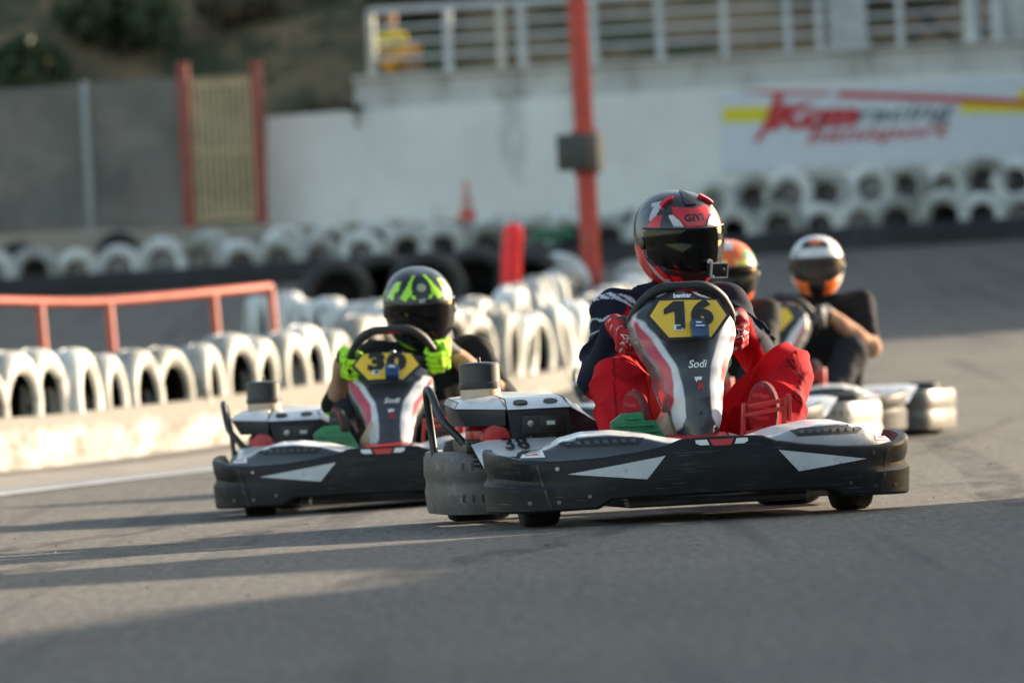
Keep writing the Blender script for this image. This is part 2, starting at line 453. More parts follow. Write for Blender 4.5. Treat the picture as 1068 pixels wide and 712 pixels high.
def make_kart():
    root = empty('go_kart')
    # --- front bumper
    V, F = sweep_section(bumper_path(), front_sec)
    g = G().add(V, F); fb = g.build('front_bumper', M['bumper'], root, sharp=24)
    bv = bvh_of(V, F); mp = lambda x, z: (x, -.5, z)
    for s in (-1, 1):
        V2, F2 = poly_geo([(s * .505, .176), (s * .19, .222), (s * .255, .148)], 7)
        pv, pf = project(V2, F2, bv, mp, (0, 1, 0), .0025)
        G().add(pv, pf).build('bumper_decal', M['silver'], fb)
        q = [(s * .575, y) for y in (.06, .14, .216)]                    # seam of the corner section
        V2, F2 = poly_geo([(s * .553, .058), (s * .561, .058), (s * .583, .14), (s * .602, .222), (s * .594, .222), (s * .575, .14)], 4)
        pv, pf = project(V2, F2, bv, mp, (0, 1, 0), .0015); G().add(pv, pf).build('seam', M['ink'], fb)
        for bx, bz in ((.535, .085), (.535, .195), (.62, .085), (.44, .10)):
            V2, F2 = poly_geo([(s * bx + .007 * math.cos(q * math.pi / 4), bz + .007 * math.sin(q * math.pi / 4)) for q in range(8)], 0)
            pv, pf = project(V2, F2, bv, mp, (0, 1, 0), .003); G().add(pv, pf).build('bolt', M['steel'], fb)
    gb = G()
    for mi, pts in ((0, [(-.088, .268), (-.05, .268), (-.042, .25), (-.074, .25), (-.088, .257)]), (1, [(-.042, .268), (.042, .268), (.03, .247), (-.03, .247)]), (0, [(.05, .268), (.088, .268), (.088, .257), (.074, .25), (.042, .25)])):
        V2, F2 = poly_geo(pts, 3); pv, pf = project(V2, F2, bv, mp, (0, 1, 0), .002); gb.add(pv, pf, mi)
    gb.build('bumper_badge', [M['wink'], M['red']], fb)
    # --- front fairings (two wing panels behind the bumper top)
    path = [p for p in bumper_path()]
    for s in (-1, 1):
        P = sorted([(abs(x), y) for x, y in path if .12 < (x * s) < .668 and y < .30]); rows = []
        for (a, y) in P:
            zb = bump_top(a, y) - .012; zt = fairing_ridge(a); e = .6 + .4 * min(1, (a - .12) / .1); i = max(0, (a - .55) * .35)
            rows.append([(s * (a - .025 - i * .2), y + .022, zb), (s * (a - .028 - i * .3), y + .035, zb + (zt - zb) * .45), (s * (a - .034 - i * .5), y + .06, zb + (zt - zb) * .86),
                         (s * (a - .04 - i * .7), y + .085, zt - .006), (s * (a - .05 - i), y + .15 * e, zt), (s * (a - .07 - i * 1.3), y + .24 * e, zt + .002), (s * (a - .08 - i * 1.5), y + .30 * e, zt - .03), (s * (a - .08 - i * 1.5), y + .30 * e, zt - .09)])
        V = [p for r in rows for p in r]; nv = len(rows[0]); F = grid_faces(len(rows), nv)
        # finer skin for the paint edge
        bm = bmesh.new(); vs = [bm.verts.new(v) for v in V]
        for f in F: bm.faces.new([vs[i] for i in f])
        bmesh.ops.recalc_face_normals(bm, faces=bm.faces)
        bmesh.ops.subdivide_edges(bm, edges=bm.edges[:], cuts=4, use_grid_fill=True, smooth=.6)
        bm.verts.index_update(); V = [tuple(v.co) for v in bm.verts]; F = [tuple(v.index for v in f.verts) for f in bm.faces]; bm.free()
        dk = (.04, .044, .052) if s < 0 else (.30, .31, .33)  # right panel paler: its sunlit tone is put into the colour
        cl = []
        for v in V:
            a = abs(v[0]); t = fairing_ridge(a + .04) - v[2]
            q_ = min(1, max(0, (.0135 - t) / .005)) * (1 if a < .60 else 0); c = tuple(.66 * q_ + d_ * (1 - q_) for d_ in dk)
            cl.append(c)
        me = make_mesh('front_fairing', V, F, [M['body']], col=cl, sharp=40); ff = link_mesh('front_fairing', me, root)
        fv = bvh_of(V, F)
        V2, F2 = poly_geo([(s * .24, .288), (s * .50, .296), (s * .53, .285), (s * .49, .262), (s * .27, .262)], 5)
        pv, pf = project(V2, F2, fv, mp, (0, 1, 0), .002); vt = G().add(pv, pf, 0)
        for k in range(8):
            x0 = s * (.275 + k * .029)
            V2, F2 = poly_geo([(x0, .271), (x0 + s * .017, .272), (x0 + s * .019, .283), (x0 + s * .003, .283)], 1)
            pv, pf = project(V2, F2, fv, mp, (0, 1, 0), .0045); vt.add(pv, pf, 1)
        vt.build('vent', [M['ink'], M['pod']], ff)
        V2, F2 = poly_geo([(s * .565, .262), (s * .60, .258), (s * .632, .242), (s * .628, .234), (s * .56, .234)], 4)
        pv, pf = project(V2, F2, fv, mp, (0, 1, 0), .003); bg_ = G().add(pv, pf, 0)
        V2, F2 = poly_geo([(s * .60, .255), (s * .628, .24), (s * .572, .242)], 3)
        pv, pf = project(V2, F2, fv, mp, (0, 1, 0), .005); bg_.add(pv, pf, 1).build('fairing_badge', [M['wink'], M['red']], ff)
    # --- side pods and rear bumper
    for s in (-1, 1):
        g = G(); sp = spline([(.38, .56), (.48, .55), (.55, .58), (.585, .68), (.59, .85), (.58, 1.0), (.54, 1.08)], 5)
        sp = [(s * x, y) for x, y in sp]
        if s < 0: pass
        else: sp = sp[::-1]
        pv, pf = sweep_section(sp if s > 0 else sp, lambda x, y, t: [(-.05, .07), (-.01, .055), (.0, .08), (.008, .14), (.0, .2), (-.012, .225), (-.04, .235)])
        g.add(pv, pf, 0).build('side_pod', M['pod'], root, sharp=50)
        # sloping top panel
        g = G(); X = [.36, .44, .52, .60, .66]
        V = []
        for x in X:
            for (y, z) in ((.60, .195), (.79, .204), (.92, .245), (1.05, .287), (1.10, .284)): V.append((s * x, y, z - (.012 if x > .64 else 0)))
        g.add(V, grid_faces(5, 5)); tp = g.build('side_panel', M['white'], root, sharp=60)
    sec = lambda x, y, t: [(-.06, .07), (-.045, .035), (-.004, .032), (.0, .045), (.006, .11), (.001, .128), (.001, .148), (.007, .165), (.005, .225), (-.004, .246), (-.024, .25), (-.04, .235), (-.045, .14)]
    hp = spline([(.38, 1.17), (.50, 1.135), (.60, 1.145), (.675, 1.20), (.712, 1.32), (.72, 1.52), (.71, 1.74), (.66, 1.90), (.54, 1.975), (.3, 2.0), (0, 2.005)], 6)
    full = hp + [(-x, y) for x, y in reversed(hp[:-1])]
    full = full[::-1] if False else full
    V, F = sweep_section(full, sec)
    # outward check: sweep normal for right->back->left path
    if V[len(full) // 2 * 13 + 7][1] < V[len(full) // 2 * 13][1]:
        V, F = sweep_section(full, lambda x, y, t: [(-o, z) for o, z in sec(x, y, t)])
    g = G().add(V, F, 0); bv2 = bvh_of(V, F)
    for s in (-1, 1):
        for zz in (.075, .185):
            for k in range(4):
                x0 = s * (.585 + k * .030)
                V2, F2 = poly_geo([(x0, zz), (x0 + .007, zz), (x0 + .007, zz + .026), (x0, zz + .026)], 0)
                pv, pf = project(V2, F2, bv2, lambda x, z: (x, .7, z), (0, 1, 0), .003); g.add(pv, pf, 1)
    g.build('rear_bumper', [M['pod'], M['ink']], root, sharp=50)
    for s in (-1,):            # upright guard hoop at the engine's corner
        loop = spline([(s * .62, 1.24, .22), (s * .66, 1.26, .29), (s * .715, 1.30, .36), (s * .735, 1.36, .445), (s * .74, 1.42, .468), (s * .735, 1.48, .44), (s * .72, 1.52, .34), (s * .71, 1.52, .23)], 6)
        G().tube(loop, .0135, 10).build('guard_hoop', M['dark'], root)
    # --- nose fairing
    nu, nz = 131, 110; us = np.linspace(-1.3, 1.3, nu); zs = np.linspace(.245, .766, nz)
    V = [nose_pt(u, z) for u in us for z in zs]; cl = [tuple(sum(np.array(nose_col(u + a, z + b)) for a in (-.018, -.006, .006, .018) for b in (-.003, -.001, .001, .003)) / 16) for u in us for z in zs]
    F = grid_faces(nu, nz)
    me = make_mesh('nose_fairing', V, F, [M['body']], col=cl, sharp=0); nf = link_mesh('nose_fairing', me, root)
    md = nf.modifiers.new('s', 'SOLIDIFY'); md.thickness = .006; md.offset = -1
    nbv = bvh_of(V, F); cxn = NCX
    for (s, txt, sz, x, z, m, shear, bold) in ((1, 'Sodi', .036, .008, .515, 'wink', .35, .0006), (1, 'R', .034, .012, .44, 'red', .1, .0015)):
        v2, f2 = text_geo(txt, sz, bold, shear)
        pv, pf = project([(a + x + cxn, b + z) for a, b, _ in v2], f2, nbv, mp, (0, 1, 0), .003); G().add(pv, pf).build('lettering', M[m], nf)
    V2, F2 = poly_geo([(cxn - .006, .473), (cxn + .022, .473), (cxn + .017, .461), (cxn + .006, .463), (cxn - .001, .455)], 1)
    pv, pf = project(V2, F2, nbv, mp, (0, 1, 0), .003); G().add(pv, pf).build('emblem', M['wink'], nf)
    V2, F2 = poly_geo([(cxn + .0, .352), (cxn + .01, .356), (cxn + .012, .349), (cxn + .002, .345)], 1)
    pv, pf = project(V2, F2, nbv, mp, (0, 1, 0), .002); G().add(pv, pf).build('bolt', M['ink'], nf)
    v2, f2 = text_geo('benicar', .021, .0008, .3); pv, pf = project([(a + cxn, b + .748) for a, b, _ in v2], f2, nbv, mp, (0, 1, 0), .003)
    v2 = None; G().add(pv, pf).build('lettering', M['wink'], nf)
    # number plate: bent slightly back, hexagon with black border
    rp = Matrix.Rotation(R(2.5), 3, 'Y') @ Matrix.Rotation(R(-14), 3, 'X'); pc = Vector((cxn - .008, .442, .672))
    def plate_pt(x, z, o): return pc + rp @ Vector((x, -o + .9 * x * x, z))
    hx = [(-.146, .010), (-.108, .066), (.108, .068), (.146, .012), (.080, -.074), (-.080, -.076)]
    g = G()
    for mi, sc, o in ((0, 1.0, .0), (1, .90, .004)):
        V2, F2 = poly_geo([(x * sc, z * sc) for x, z in hx], 5); g.add([plate_pt(a, b, o) for a, b, _ in V2], F2, mi)
    pl = g.build('number_plate', [M['ink'], M['yellow']], root, sharp=0)
    # blue timing box clipped on the plate
    g = G(); g.box(plate_pt(.022, -.028, .022), (.046, .03, .026), 0, rp); g.box(plate_pt(.028, -.056, .03), (.056, .04, .042), 0, rp); g.box(plate_pt(.026, -.041, .052), (.034, .004, .007), 1, rp)
    g.box(plate_pt(.024, -.026, .0385), (.022, .003, .008), 1, rp)
    g.build('timing_box', [M['blue'], M['wink']], root, bevel=.005)
    G().box(plate_pt(-.04, -.036, .007), (.03, .002, .02), 0, rp).box(plate_pt(-.038, -.036, .0085), (.018, .002, .012), 1, rp).build('sticker', [M['wink'], M['blue']], pl)
    # --- steering
    e = R(33); wc = Vector((.022, .70, .652)); A = Vector((1, 0, 0)); B = Vector((0, -math.sin(e), math.cos(e)))
    prof = [(0, .150), (.075, .146), (.125, .112), (.163, .055), (.176, 0), (.162, -.06), (.125, -.11), (.07, -.14), (0, -.148)]
    half = spline(prof, 5); loop = half + [(-x, z) for x, z in reversed(half[1:-1])]
    rimp = [wc + A * x + B * z for x, z in loop]
    g = G().tube(rimp, [.0175 if p[1] > .09 else .0155 for p in loop], 12, closed=True); sw = g.build('steering_wheel', M['grip'], root)
    g = G(); Nn = A.cross(B)
    for q in ((.15, .0), (-.15, .0), (.0, -.14)): g.tube([wc, wc + A * q[0] + B * q[1]], .012, 8)
    g.box(wc, (.09, .03, .07), 0, Matrix.Rotation(-e, 3, 'X')); g.build('spoke', M['black'], sw, bevel=.003)
    V2, F2 = text_geo('sodikart', .02, .0006); G().add([wc + A * a + B * (.150 + b * .9) + Vector((0, -math.cos(e), -math.sin(e))) * .0212 for a, b, _ in V2], F2).build('lettering', M['red'], sw)
    G().tube([wc, (.012, .42, .2), (.01, .30, .12)], .013, 10).build('steering_column', M['steel'], root)
    # --- seat, tank, chassis
    cs = .095; g = G(); rows = []
    for (y, z, w, lip) in ((.93, .12, .15, .05), (1.0, .075, .18, .10), (1.15, .07, .19, .15), (1.28, .12, .19, .17), (1.37, .26, .185, .15), (1.42, .42, .175, .11), (1.45, .55, .155, .06), (1.46, .60, .12, .02)):
        rows.append([(cs + w * t, y - (lip * .8 * (abs(t) ** 3) if z > .12 else 0), z + lip * (abs(t) ** 3) * (1 if z < .2 else .15)) for t in np.linspace(-1, 1, 13)])
    V = [p for r in rows for p in r]; st = G().add(V, grid_faces(len(rows), 13)).build('seat', M['black'], root, sharp=70); st.modifiers.new('s', 'SOLIDIFY').thickness = .012; st.modifiers.new('b', 'SUBSURF').levels = 1
    prof = [(-.105, .075), (.055, .075), (.055, .30), (.02, .37), (-.06, .375), (-.105, .30)]
    G().prism([(x - .012, z) for x, z in prof], .47, .62).build('fuel_tank', M['tank'], root, bevel=.018, seg=3)
    g = G()
    for s in (-1, 1):
        g.tube([(s * .3, .12, .07), (s * .3, 1.75, .07)], .015, 8); g.tube([(s * .3, .5, .07), (s * .52, .47, .12)], .014, 8)
    for y in (.12, .95, 1.75): g.tube([(-.3, y, .07), (.3, y, .07)], .015, 8)
    g.tube([(-.62, 1.58, .14), (.62, 1.58, .14)], .02, 10)
    g.box((0, .62, .055), (.58, .95, .006)); g.build('chassis', M['steel'], root)
    # --- wheels
    for (x, y, r, w) in ((-.535, .49, .128, .125), (.535, .49, .128, .125), (-.555, 1.58, .145, .215), (.555, 1.58, .145, .215)):
        h = w / 2; pr = [(r * .52, -h * .9), (r * .8, -h), (r * .95, -h * .93), (r, -h * .72), (r * 1.003, 0), (r, h * .72), (r * .95, h * .93), (r * .8, h), (r * .52, h * .9)]
        wh = G().lathe(pr, (x, y, r), 'x', 36).build('wheel', M['rubber'], root, sharp=60)
        G().lathe([(r * .53, -h * .8), (r * .5, -h * .5), (r * .2, -h * .3), (r * .2, h * .3), (r * .5, h * .5), (r * .53, h * .8)], (x, y, r), 'x', 24).build('rim', M['rim'], wh)
    # --- pedals
    g = G(); px = [(-.262, .362), (-.192, .366), (-.186, .336), (-.150, .336), (-.10, .245), (-.295, .262), (-.300, .335)]
    g.prism(px, .355, .385)
    for z, x0, x1 in ((.346, -.25, -.20), (.322, -.285, -.155), (.300, -.285, -.14), (.275, -.285, -.125)): g.box(((x0 + x1) / 2, .352, z), (x1 - x0, .02, .009))
    g.box((-.155, .36, .315), (.012, .02, .012)); g.tube([(-.2, .38, .26), (-.2, .46, .1)], .01, 8)
    g.build('throttle_pedal', M['green'], root, bevel=.004)
    g = G()
    for z, x0, x1 in ((.372, .165, .285), (.345, .15, .295), (.262, .165, .30), (.285, .155, .30)): g.box(((x0 + x1) / 2, .352, z), (x1 - x0, .022, .014), 0, Matrix.Rotation(R(-7), 3, 'Y'))
    for x, dz in ((.15, 0), (.292, .012)): g.box((x, .358, .315 + dz), (.014, .022, .125), 0, Matrix.Rotation(R(6), 3, 'Y'))
    g.box((.31, .365, .355), (.012, .03, .09)); g.tube([(.22, .37, .27), (.22, .46, .1)], .01, 8)
    g.build('brake_pedal', M['redpedal'], root, bevel=.004)
    # red foot-well cover under the nose tip
    g = G(); g.hexa([(-.10, .20, .235), (.10, .20, .235), (.13, .42, .26), (-.13, .42, .26), (-.08, .24, .258), (.08, .24, .258), (.10, .42, .285), (-.10, .42, .285)], 0)
    g.hexa([(-.155, .21, .232), (-.102, .20, .232), (-.132, .42, .26), (-.19, .42, .25), (-.12, .25, .250), (-.085, .24, .256), (-.105, .42, .283), (-.15, .42, .27)], 1)
    g.hexa([(.102, .20, .232), (.155, .21, .232), (.19, .42, .25), (.132, .42, .26), (.085, .24, .256), (.12, .25, .250), (.15, .42, .27), (.105, .42, .283)], 2)
    g.build('footwell_cover', [M['red'], M['dark'], M['white']], root, bevel=.004)
    # --- engine and its cover (driver's right)
    g = G(); g.box((-.54, 1.34, .19), (.22, .30, .20), 0); g.lathe([(.085, 0), (.085, .05), (.06, .07)], (-.55, 1.30, .27), 'z', 20, 1)
    g.box((-.44, 1.16, .285), (.12, .10, .05), 1); g.lathe([(.05, 0), (.05, .06), (.03, .065)], (-.56, 1.1, .29), 'y', 18, 1); g.box((-.63, 1.2, .26), (.06, .12, .03), 0)
    for k in range(6): g.box((-.54, 1.16, .20 + k * .016), (.2, .05, .006), 0)
    for x, y, z in ((-.6, 1.13, .3), (-.5, 1.12, .315), (-.47, 1.1, .27)): g.tube([(x, y, z), (x + .03, y - .02, z + .02), (x + .07, y, z)], .009, 8, 1)
    g.build('engine', [M['black'], M['red']], root, bevel=.004)
    dk, wh = 0, 1; g = G()
    # left hopper
    g.hexa([(-.655, 1.16, .335), (-.53, 1.08, .333), (-.53, 1.5, .335), (-.66, 1.5, .335), (-.69, 1.16, .395), (-.53, 1.07, .385), (-.53, 1.5, .41), (-.67, 1.5, .41)], dk)
    g.hexa([(-.697, 1.15, .397), (-.526, 1.06, .387), (-.526, 1.5, .412), (-.675, 1.5, .412), (-.675, 1.19, .42), (-.535, 1.16, .432), (-.535, 1.5, .445), (-.66, 1.5, .435)], wh)
    # right block with slanted white lid
    g.hexa([(-.50, 1.10, .25), (-.30, 1.06, .27), (-.26, 1.5, .26), (-.52, 1.5, .26), (-.525, 1.05, .385), (-.315, 1.03, .385), (-.26, 1.5, .40), (-.525, 1.5, .41)], dk)
    g.hexa([(-.532, 1.04, .387), (-.305, 1.02, .387), (-.26, 1.5, .402), (-.53, 1.5, .412), (-.52, 1.14, .425), (-.325, 1.12, .425), (-.29, 1.5, .44), (-.52, 1.5, .45)], wh)
    # slope down towards the seat
    g.hexa([(-.305, 1.04, .26), (-.20, 1.10, .26), (-.17, 1.5, .26), (-.27, 1.5, .26), (-.312, 1.035, .384), (-.20, 1.12, .33), (-.17, 1.5, .36), (-.265, 1.5, .40)], dk)
    g.hexa([(-.312, 1.03, .386), (-.232, 1.10, .350), (-.20, 1.5, .39), (-.27, 1.5, .402), (-.318, 1.10, .424), (-.295, 1.14, .415), (-.27, 1.5, .42), (-.285, 1.5, .438)], wh)
    ec = g.build('engine_cover', [M['dark'], M['white']], root, bevel=.007)
    g = G(); g.box((-.408, 1.042, .335), (.145, .012, .062), 0); g.build('panel_recess', M['ink'], ec, bevel=.003)
    g = G(); g.box((-.385, 1.034, .337), (.072, .012, .042), 0); g.box((-.382, 1.027, .337), (.032, .006, .017), 1); g.lathe([(.013, 0), (.011, .012)], (-.452, 1.027, .337), 'y', 14, 2); g.build('display', [M['black'], M['lcd'], M['rim']], ec, bevel=.0015)
    for x in (-.475, -.37): G().lathe([(.026, 0), (.024, .006)], (0, 0, 0), 'z', 18).build('cap', M['ink'], ec).location = (x, 1.085, .408)
    for o in ec.children:
        if o.name.startswith('cap'): o.rotation_euler = (R(22), 0, 0); o.scale = (1, .8, 1)
    g = G(); g.box((-.27, 1.01, .272), (.06, .02, .03), 0, Matrix.Rotation(R(12), 3, 'Y')); g.build('light_clip', M['silver'], ec, bevel=.004)
    fc = (-.565, 1.36, 0)
    af = G().lathe([(.066, .40), (.070, .41), (.070, .468)], fc, 'z', 36).build('air_filter', M['foam'], root)
    G().lathe([(.073, .462), (.0745, .466), (.0745, .482), (.0715, .485), (.0715, .545), (.066, .552), (.02, .556), (.006, .556), (.005, .572)], fc, 'z', 40).build('filter_cap', M['dark'], af, sharp=30)
    return root

def plate_number(root, txt):
    pl = next(c for c in root.children if c.name.startswith('number_plate'))
    rp = Matrix.Rotation(R(2.5), 3, 'Y') @ Matrix.Rotation(R(-14), 3, 'X'); pc = Vector((NCX - .008, .442, .672))
    v2, f2 = text_geo(txt, .118, .0075, .0, 1.14)
    if txt[0] == '1': v2, f2 = text_geo(txt[1:], .118, .0075); v2 = [(a + .036, b, c) for a, b, c in v2]
    V = [pc + rp @ Vector((a * 1.22, -.0075 + .9 * (a * 1.22) ** 2, b * .93 + .012)) for a, b, _ in v2]
    g = G().add(V, f2)
    if txt[0] == '1':       # heavy numeral one with its flag
        V2, F2 = poly_geo([(-.086, .026), (-.052, .053), (-.016, .053), (-.016, -.040), (-.050, -.040), (-.050, .018), (-.086, .008)], 2)
        g.add([pc + rp @ Vector((a, -.0075 + .9 * a * a, b + .003)) for a, b, _ in V2], F2)
    g.build('race_number', M['ink'], pl, sharp=0)
def pod_number(root, txt):
    tp = [c for c in root.children if c.name.startswith('side_panel')][0]
    v2, f2 = text_geo(txt, .075, .0015, 0, 1.1)
    G().add([(-.515 + a * 1.15, .985 + b * 2.2, .2725 + b * .70) for a, b, _ in v2], f2).build('pod_number', M['ink'], tp)
# ------------------------------------------------------------------ helmets
def helm_pt(th, ph, off=0.0):
    t, p = R(th), R(ph)
    d = np.array([math.sin(t) * math.cos(p), -math.cos(t) * math.cos(p), math.sin(p)])
    d = d / (np.sum(np.abs(d) ** 2.25) ** (1 / 2.25)); f = max(0.0, math.cos(t)) ** .7; dn = max(0.0, -d[2])
    x, y, z = .147 * d[0], (.165 if d[1] < 0 else .178) * d[1], (.158 if d[2] > 0 else .185) * d[2]
    y -= .030 * f * min(1, dn * 1.8); x *= 1 - .10 * dn * (.4 + .6 * f)
    if d[2] > 0: y += .015 * d[2] * (1 - f)
    z = max(z, -.150 - .012 * f)
    v = np.array([x, y, z]); n = v / np.linalg.norm(v)
    return v + n * off
def inside(poly, x, y):
    r = False; j = len(poly) - 1
    for i in range(len(poly)):
        (a, b), (c, d) = poly[i], poly[j]
        if (b > y) != (d > y) and x < (c - a) * (y - b) / (d - b) + a: r = not r
        j = i
    return r
def port(th, ph):       # eye opening
    e = abs(th) / 66.0
    return e < 1 and (-27 + 8 * e * e) < ph < (15 - 3 * e * e)
def helmet_geo(paint, nu, nv):
    ths = np.linspace(-180, 180, nu, endpoint=False); phs = np.linspace(-70, 90, nv)
    V = [helm_pt(t, p) for t in ths for p in phs]; C = []
    base, polys = paint
    for t in ths:
        for p in phs:
            c = base(t, p) if callable(base) else base
            for col, pts, mir in polys:
                if inside(pts, abs(t) if mir else t, p): c = col
            C.append(c)
    def sk(i, j): return port((ths[i] + 180 / nu), (phs[j] + phs[min(j + 1, nv - 1)]) / 2)
    return V, grid_faces(nu, nv, closed_u=True, skip=sk), C
def patch(g, pts, off, mi=0, cuts=4):
    """raised plate on the shell; pts are (azimuth, elevation)"""
    V2, F2 = poly_geo(pts, cuts); n = len(V2)
    g.add([helm_pt(a, b, off) for a, b, _ in V2], F2, mi)
    rim = pts; b = []
    V = [];
    for i in range(len(pts)):
        a, c = pts[i], pts[(i + 1) % len(pts)]
        for k in range(cuts + 1):
            t = k / (cuts + 1); V.append((a[0] + (c[0] - a[0]) * t, a[1] + (c[1] - a[1]) * t))
    m = len(V); g.add([helm_pt(a, c, off) for a, c in V] + [helm_pt(a, c, -.004) for a, c in V], [(i, (i + 1) % m, (i + 1) % m + m, i + m) for i in range(m)], mi)
def make_helmet(paint, parent, pos, yaw, pitch, roll, vis='visor', res=(220, 120), low=-30):
    V, F, C = helmet_geo(paint, *res)
    me = make_mesh('helmet', V, F, [M['paint']], col=C, sharp=0)
    h = link_mesh('helmet', me, parent); h.location = pos; h.rotation_euler = (R(pitch), R(roll), R(yaw))
    md = h.modifiers.new('s', 'SOLIDIFY'); md.thickness = .012; md.offset = -1
    # visor with its frame
    nu, nv = 61, 30; Vv = []
    for t in np.linspace(-74, 74, nu):
        e = abs(t) / 74
        for k in range(nv):
            p = low + 11 * e * e + (17 - low - 14 * e * e) * k / (nv - 1); Vv.append(helm_pt(t, p, .0045 + .0015 * (1 - e)))
    me = make_mesh('visor', Vv, grid_faces(nu, nv), [M[vis]], sharp=0); v = link_mesh('visor', me, h)
    md = v.modifiers.new('s', 'SOLIDIFY'); md.thickness = .003; md.offset = -1
    g = G(); top = [helm_pt(t, 17 - 3 * (t / 74) ** 2, .005) for t in np.linspace(-76, 76, 50)]; g.tube(top, .0035, 6)
    for s in (-1, 1): g.lathe([(.022, 0), (.022, .006), (.018, .009), (.004, .009)], (0, 0, 0), 'x', 20)
    b = 50 * 6
    # move the two pivots to the temples
    step = 20 * 4
    for k, s in enumerate((-1, 1)):
        c = helm_pt(s * 80, -4, -.002)
        for i in range(step):
            x, y, z = g.V[b + k * step + i]; g.V[b + k * step + i] = (c[0] + s * x, c[1] + y, c[2] + z)
    g.build('visor_frame', M['black'], h)
    g = G(); ring = [helm_pt(t, -69, .002) for t in np.linspace(-180, 180, 60, endpoint=False)]; g.tube(ring, .009, 6, closed=True); g.build('neck_roll', M['black'], h)
    return h

BK, CH = (.012, .012, .014), (.045, .048, .055)
RED, NAVY, WHT = (.60, .010, .018), (.012, .014, .028), (.62, .62, .64)
SIL = (.42, .43, .46); NEON = (.42, .85, .02); ORG = (.85, .16, .02); GRN = (.05, .22, .08)
paint_red = (lambda t, p: (.024, .025, .028) if p > 38 else (.012, .015, .022),
    [((.018, .019, .021), [(0, 90), (20, 80), (13, 55), (12, 44), (0, 44)], True),
     (RED, [(0, 43), (36, 46), (31, 33), (13, 18), (0, 17.5)], True),
     (SIL, [(33, 34), (38, 33), (30, 19), (16, 18), (22, 26)], True),
     (RED, [(35, 62), (52, 60), (58, 42), (50, 40), (47, 50), (36, 54)], True),
     (SIL, [(52, 55), (80, 48), (68, 24), (60, 22)], True),
     (RED, [(48, 33), (60, 30), (74, 16), (50, 17)], True),
     ((.04, .07, .10), [(70, 44), (96, 36), (104, 4), (78, -2), (70, 18)], True),
     (RED, [(82, -8), (118, -8), (112, -70), (50, -70), (60, -55), (76, -36)], True),
     (SIL, [(80, -22), (84, -12), (72, -38), (52, -58), (30, -62), (40, -50), (62, -32)], True),
     (RED, [(60, -26), (70, -28), (56, -42), (42, -44)], True),
     (BK, [(0, -28), (34, -28), (30, -48), (0, -50)], True),
     (RED, [(30, -38), (44, -36), (40, -46), (20, -52), (0, -52), (0, -47), (20, -47)], True)])
paint_neon = (lambda t, p: (.010, .012, .016) if abs(t) < 70 or p > 30 else (.04, .06, .09),
    [((.06, .065, .07), [(0, 90), (40, 85), (40, 64), (0, 66)], True),
     (NEON, [(15, 68), (25, 65), (31, 42), (40, 25), (29, 21), (19, 33), (21, 50)], True),
     ((.30, .36, .25), [(0, 52), (9, 50), (14, 40), (9, 29), (0, 27)], True), (BK, [(0, 45), (5, 44), (5, 36), (0, 36)], True),
     (NEON, [(13, 30), (22, 32), (16, 24), (10, 24)], True),
     (NEON, [(50, 52), (64, 46), (61, 37), (72, 22), (52, 20), (54, 30), (46, 36)], True),
     ((.5, .52, .55), [(60, 50), (66, 46), (70, 26), (66, 24), (62, 36)], True),
     (NEON, [(88, 30), (104, 20), (96, 0), (92, 14)], True),
     ((.4, .42, .4), [(86, -10), (110, -20), (90, -50), (60, -60), (76, -40)], True),
     (NEON, [(40, -44), (66, -36), (50, -54), (20, -56)], True)])
paint_white = (lambda t, p: (.60, .61, .63),
    [(BK, [(0, 62), (34, 58), (44, 40), (30, 36), (0, 40)], True), (ORG, [(0, 62), (20, 60), (22, 48), (0, 47)], True),
     ((.3, .31, .34), [(46, 34), (74, 22), (70, 14), (40, 16)], True), ((.75, .12, .1), [(58, 20), (70, 18), (68, 10), (58, 12)], True),
     (ORG, [(18, -22), (70, -14), (66, -44), (40, -70), (16, -70)], True), (BK, [(0, -18), (20, -20), (24, -40), (18, -70), (0, -70)], True)])
paint_orange = (lambda t, p: (.75, .13, .025),
    [(WHT, [(-20, 84), (18, 78), (14, 50), (-26, 52)], False), (GRN, [(28, 48), (92, 34), (80, 8), (30, 17)], True), ((.7, .6, .1), [(10, 30), (50, 24), (48, 17), (10, 20)], True), ((.012, .012, .012), [(60, 22), (96, 6), (84, -14), (60, 4)], True),
     ((.6, .62, .6), [(84, 58), (120, 50), (110, 20), (96, 16)], True), (RED, [(0, -30), (46, -28), (40, -44), (0, -46)], True), (GRN, [(100, 0), (150, 10), (140, -20), (104, -20)], True)])

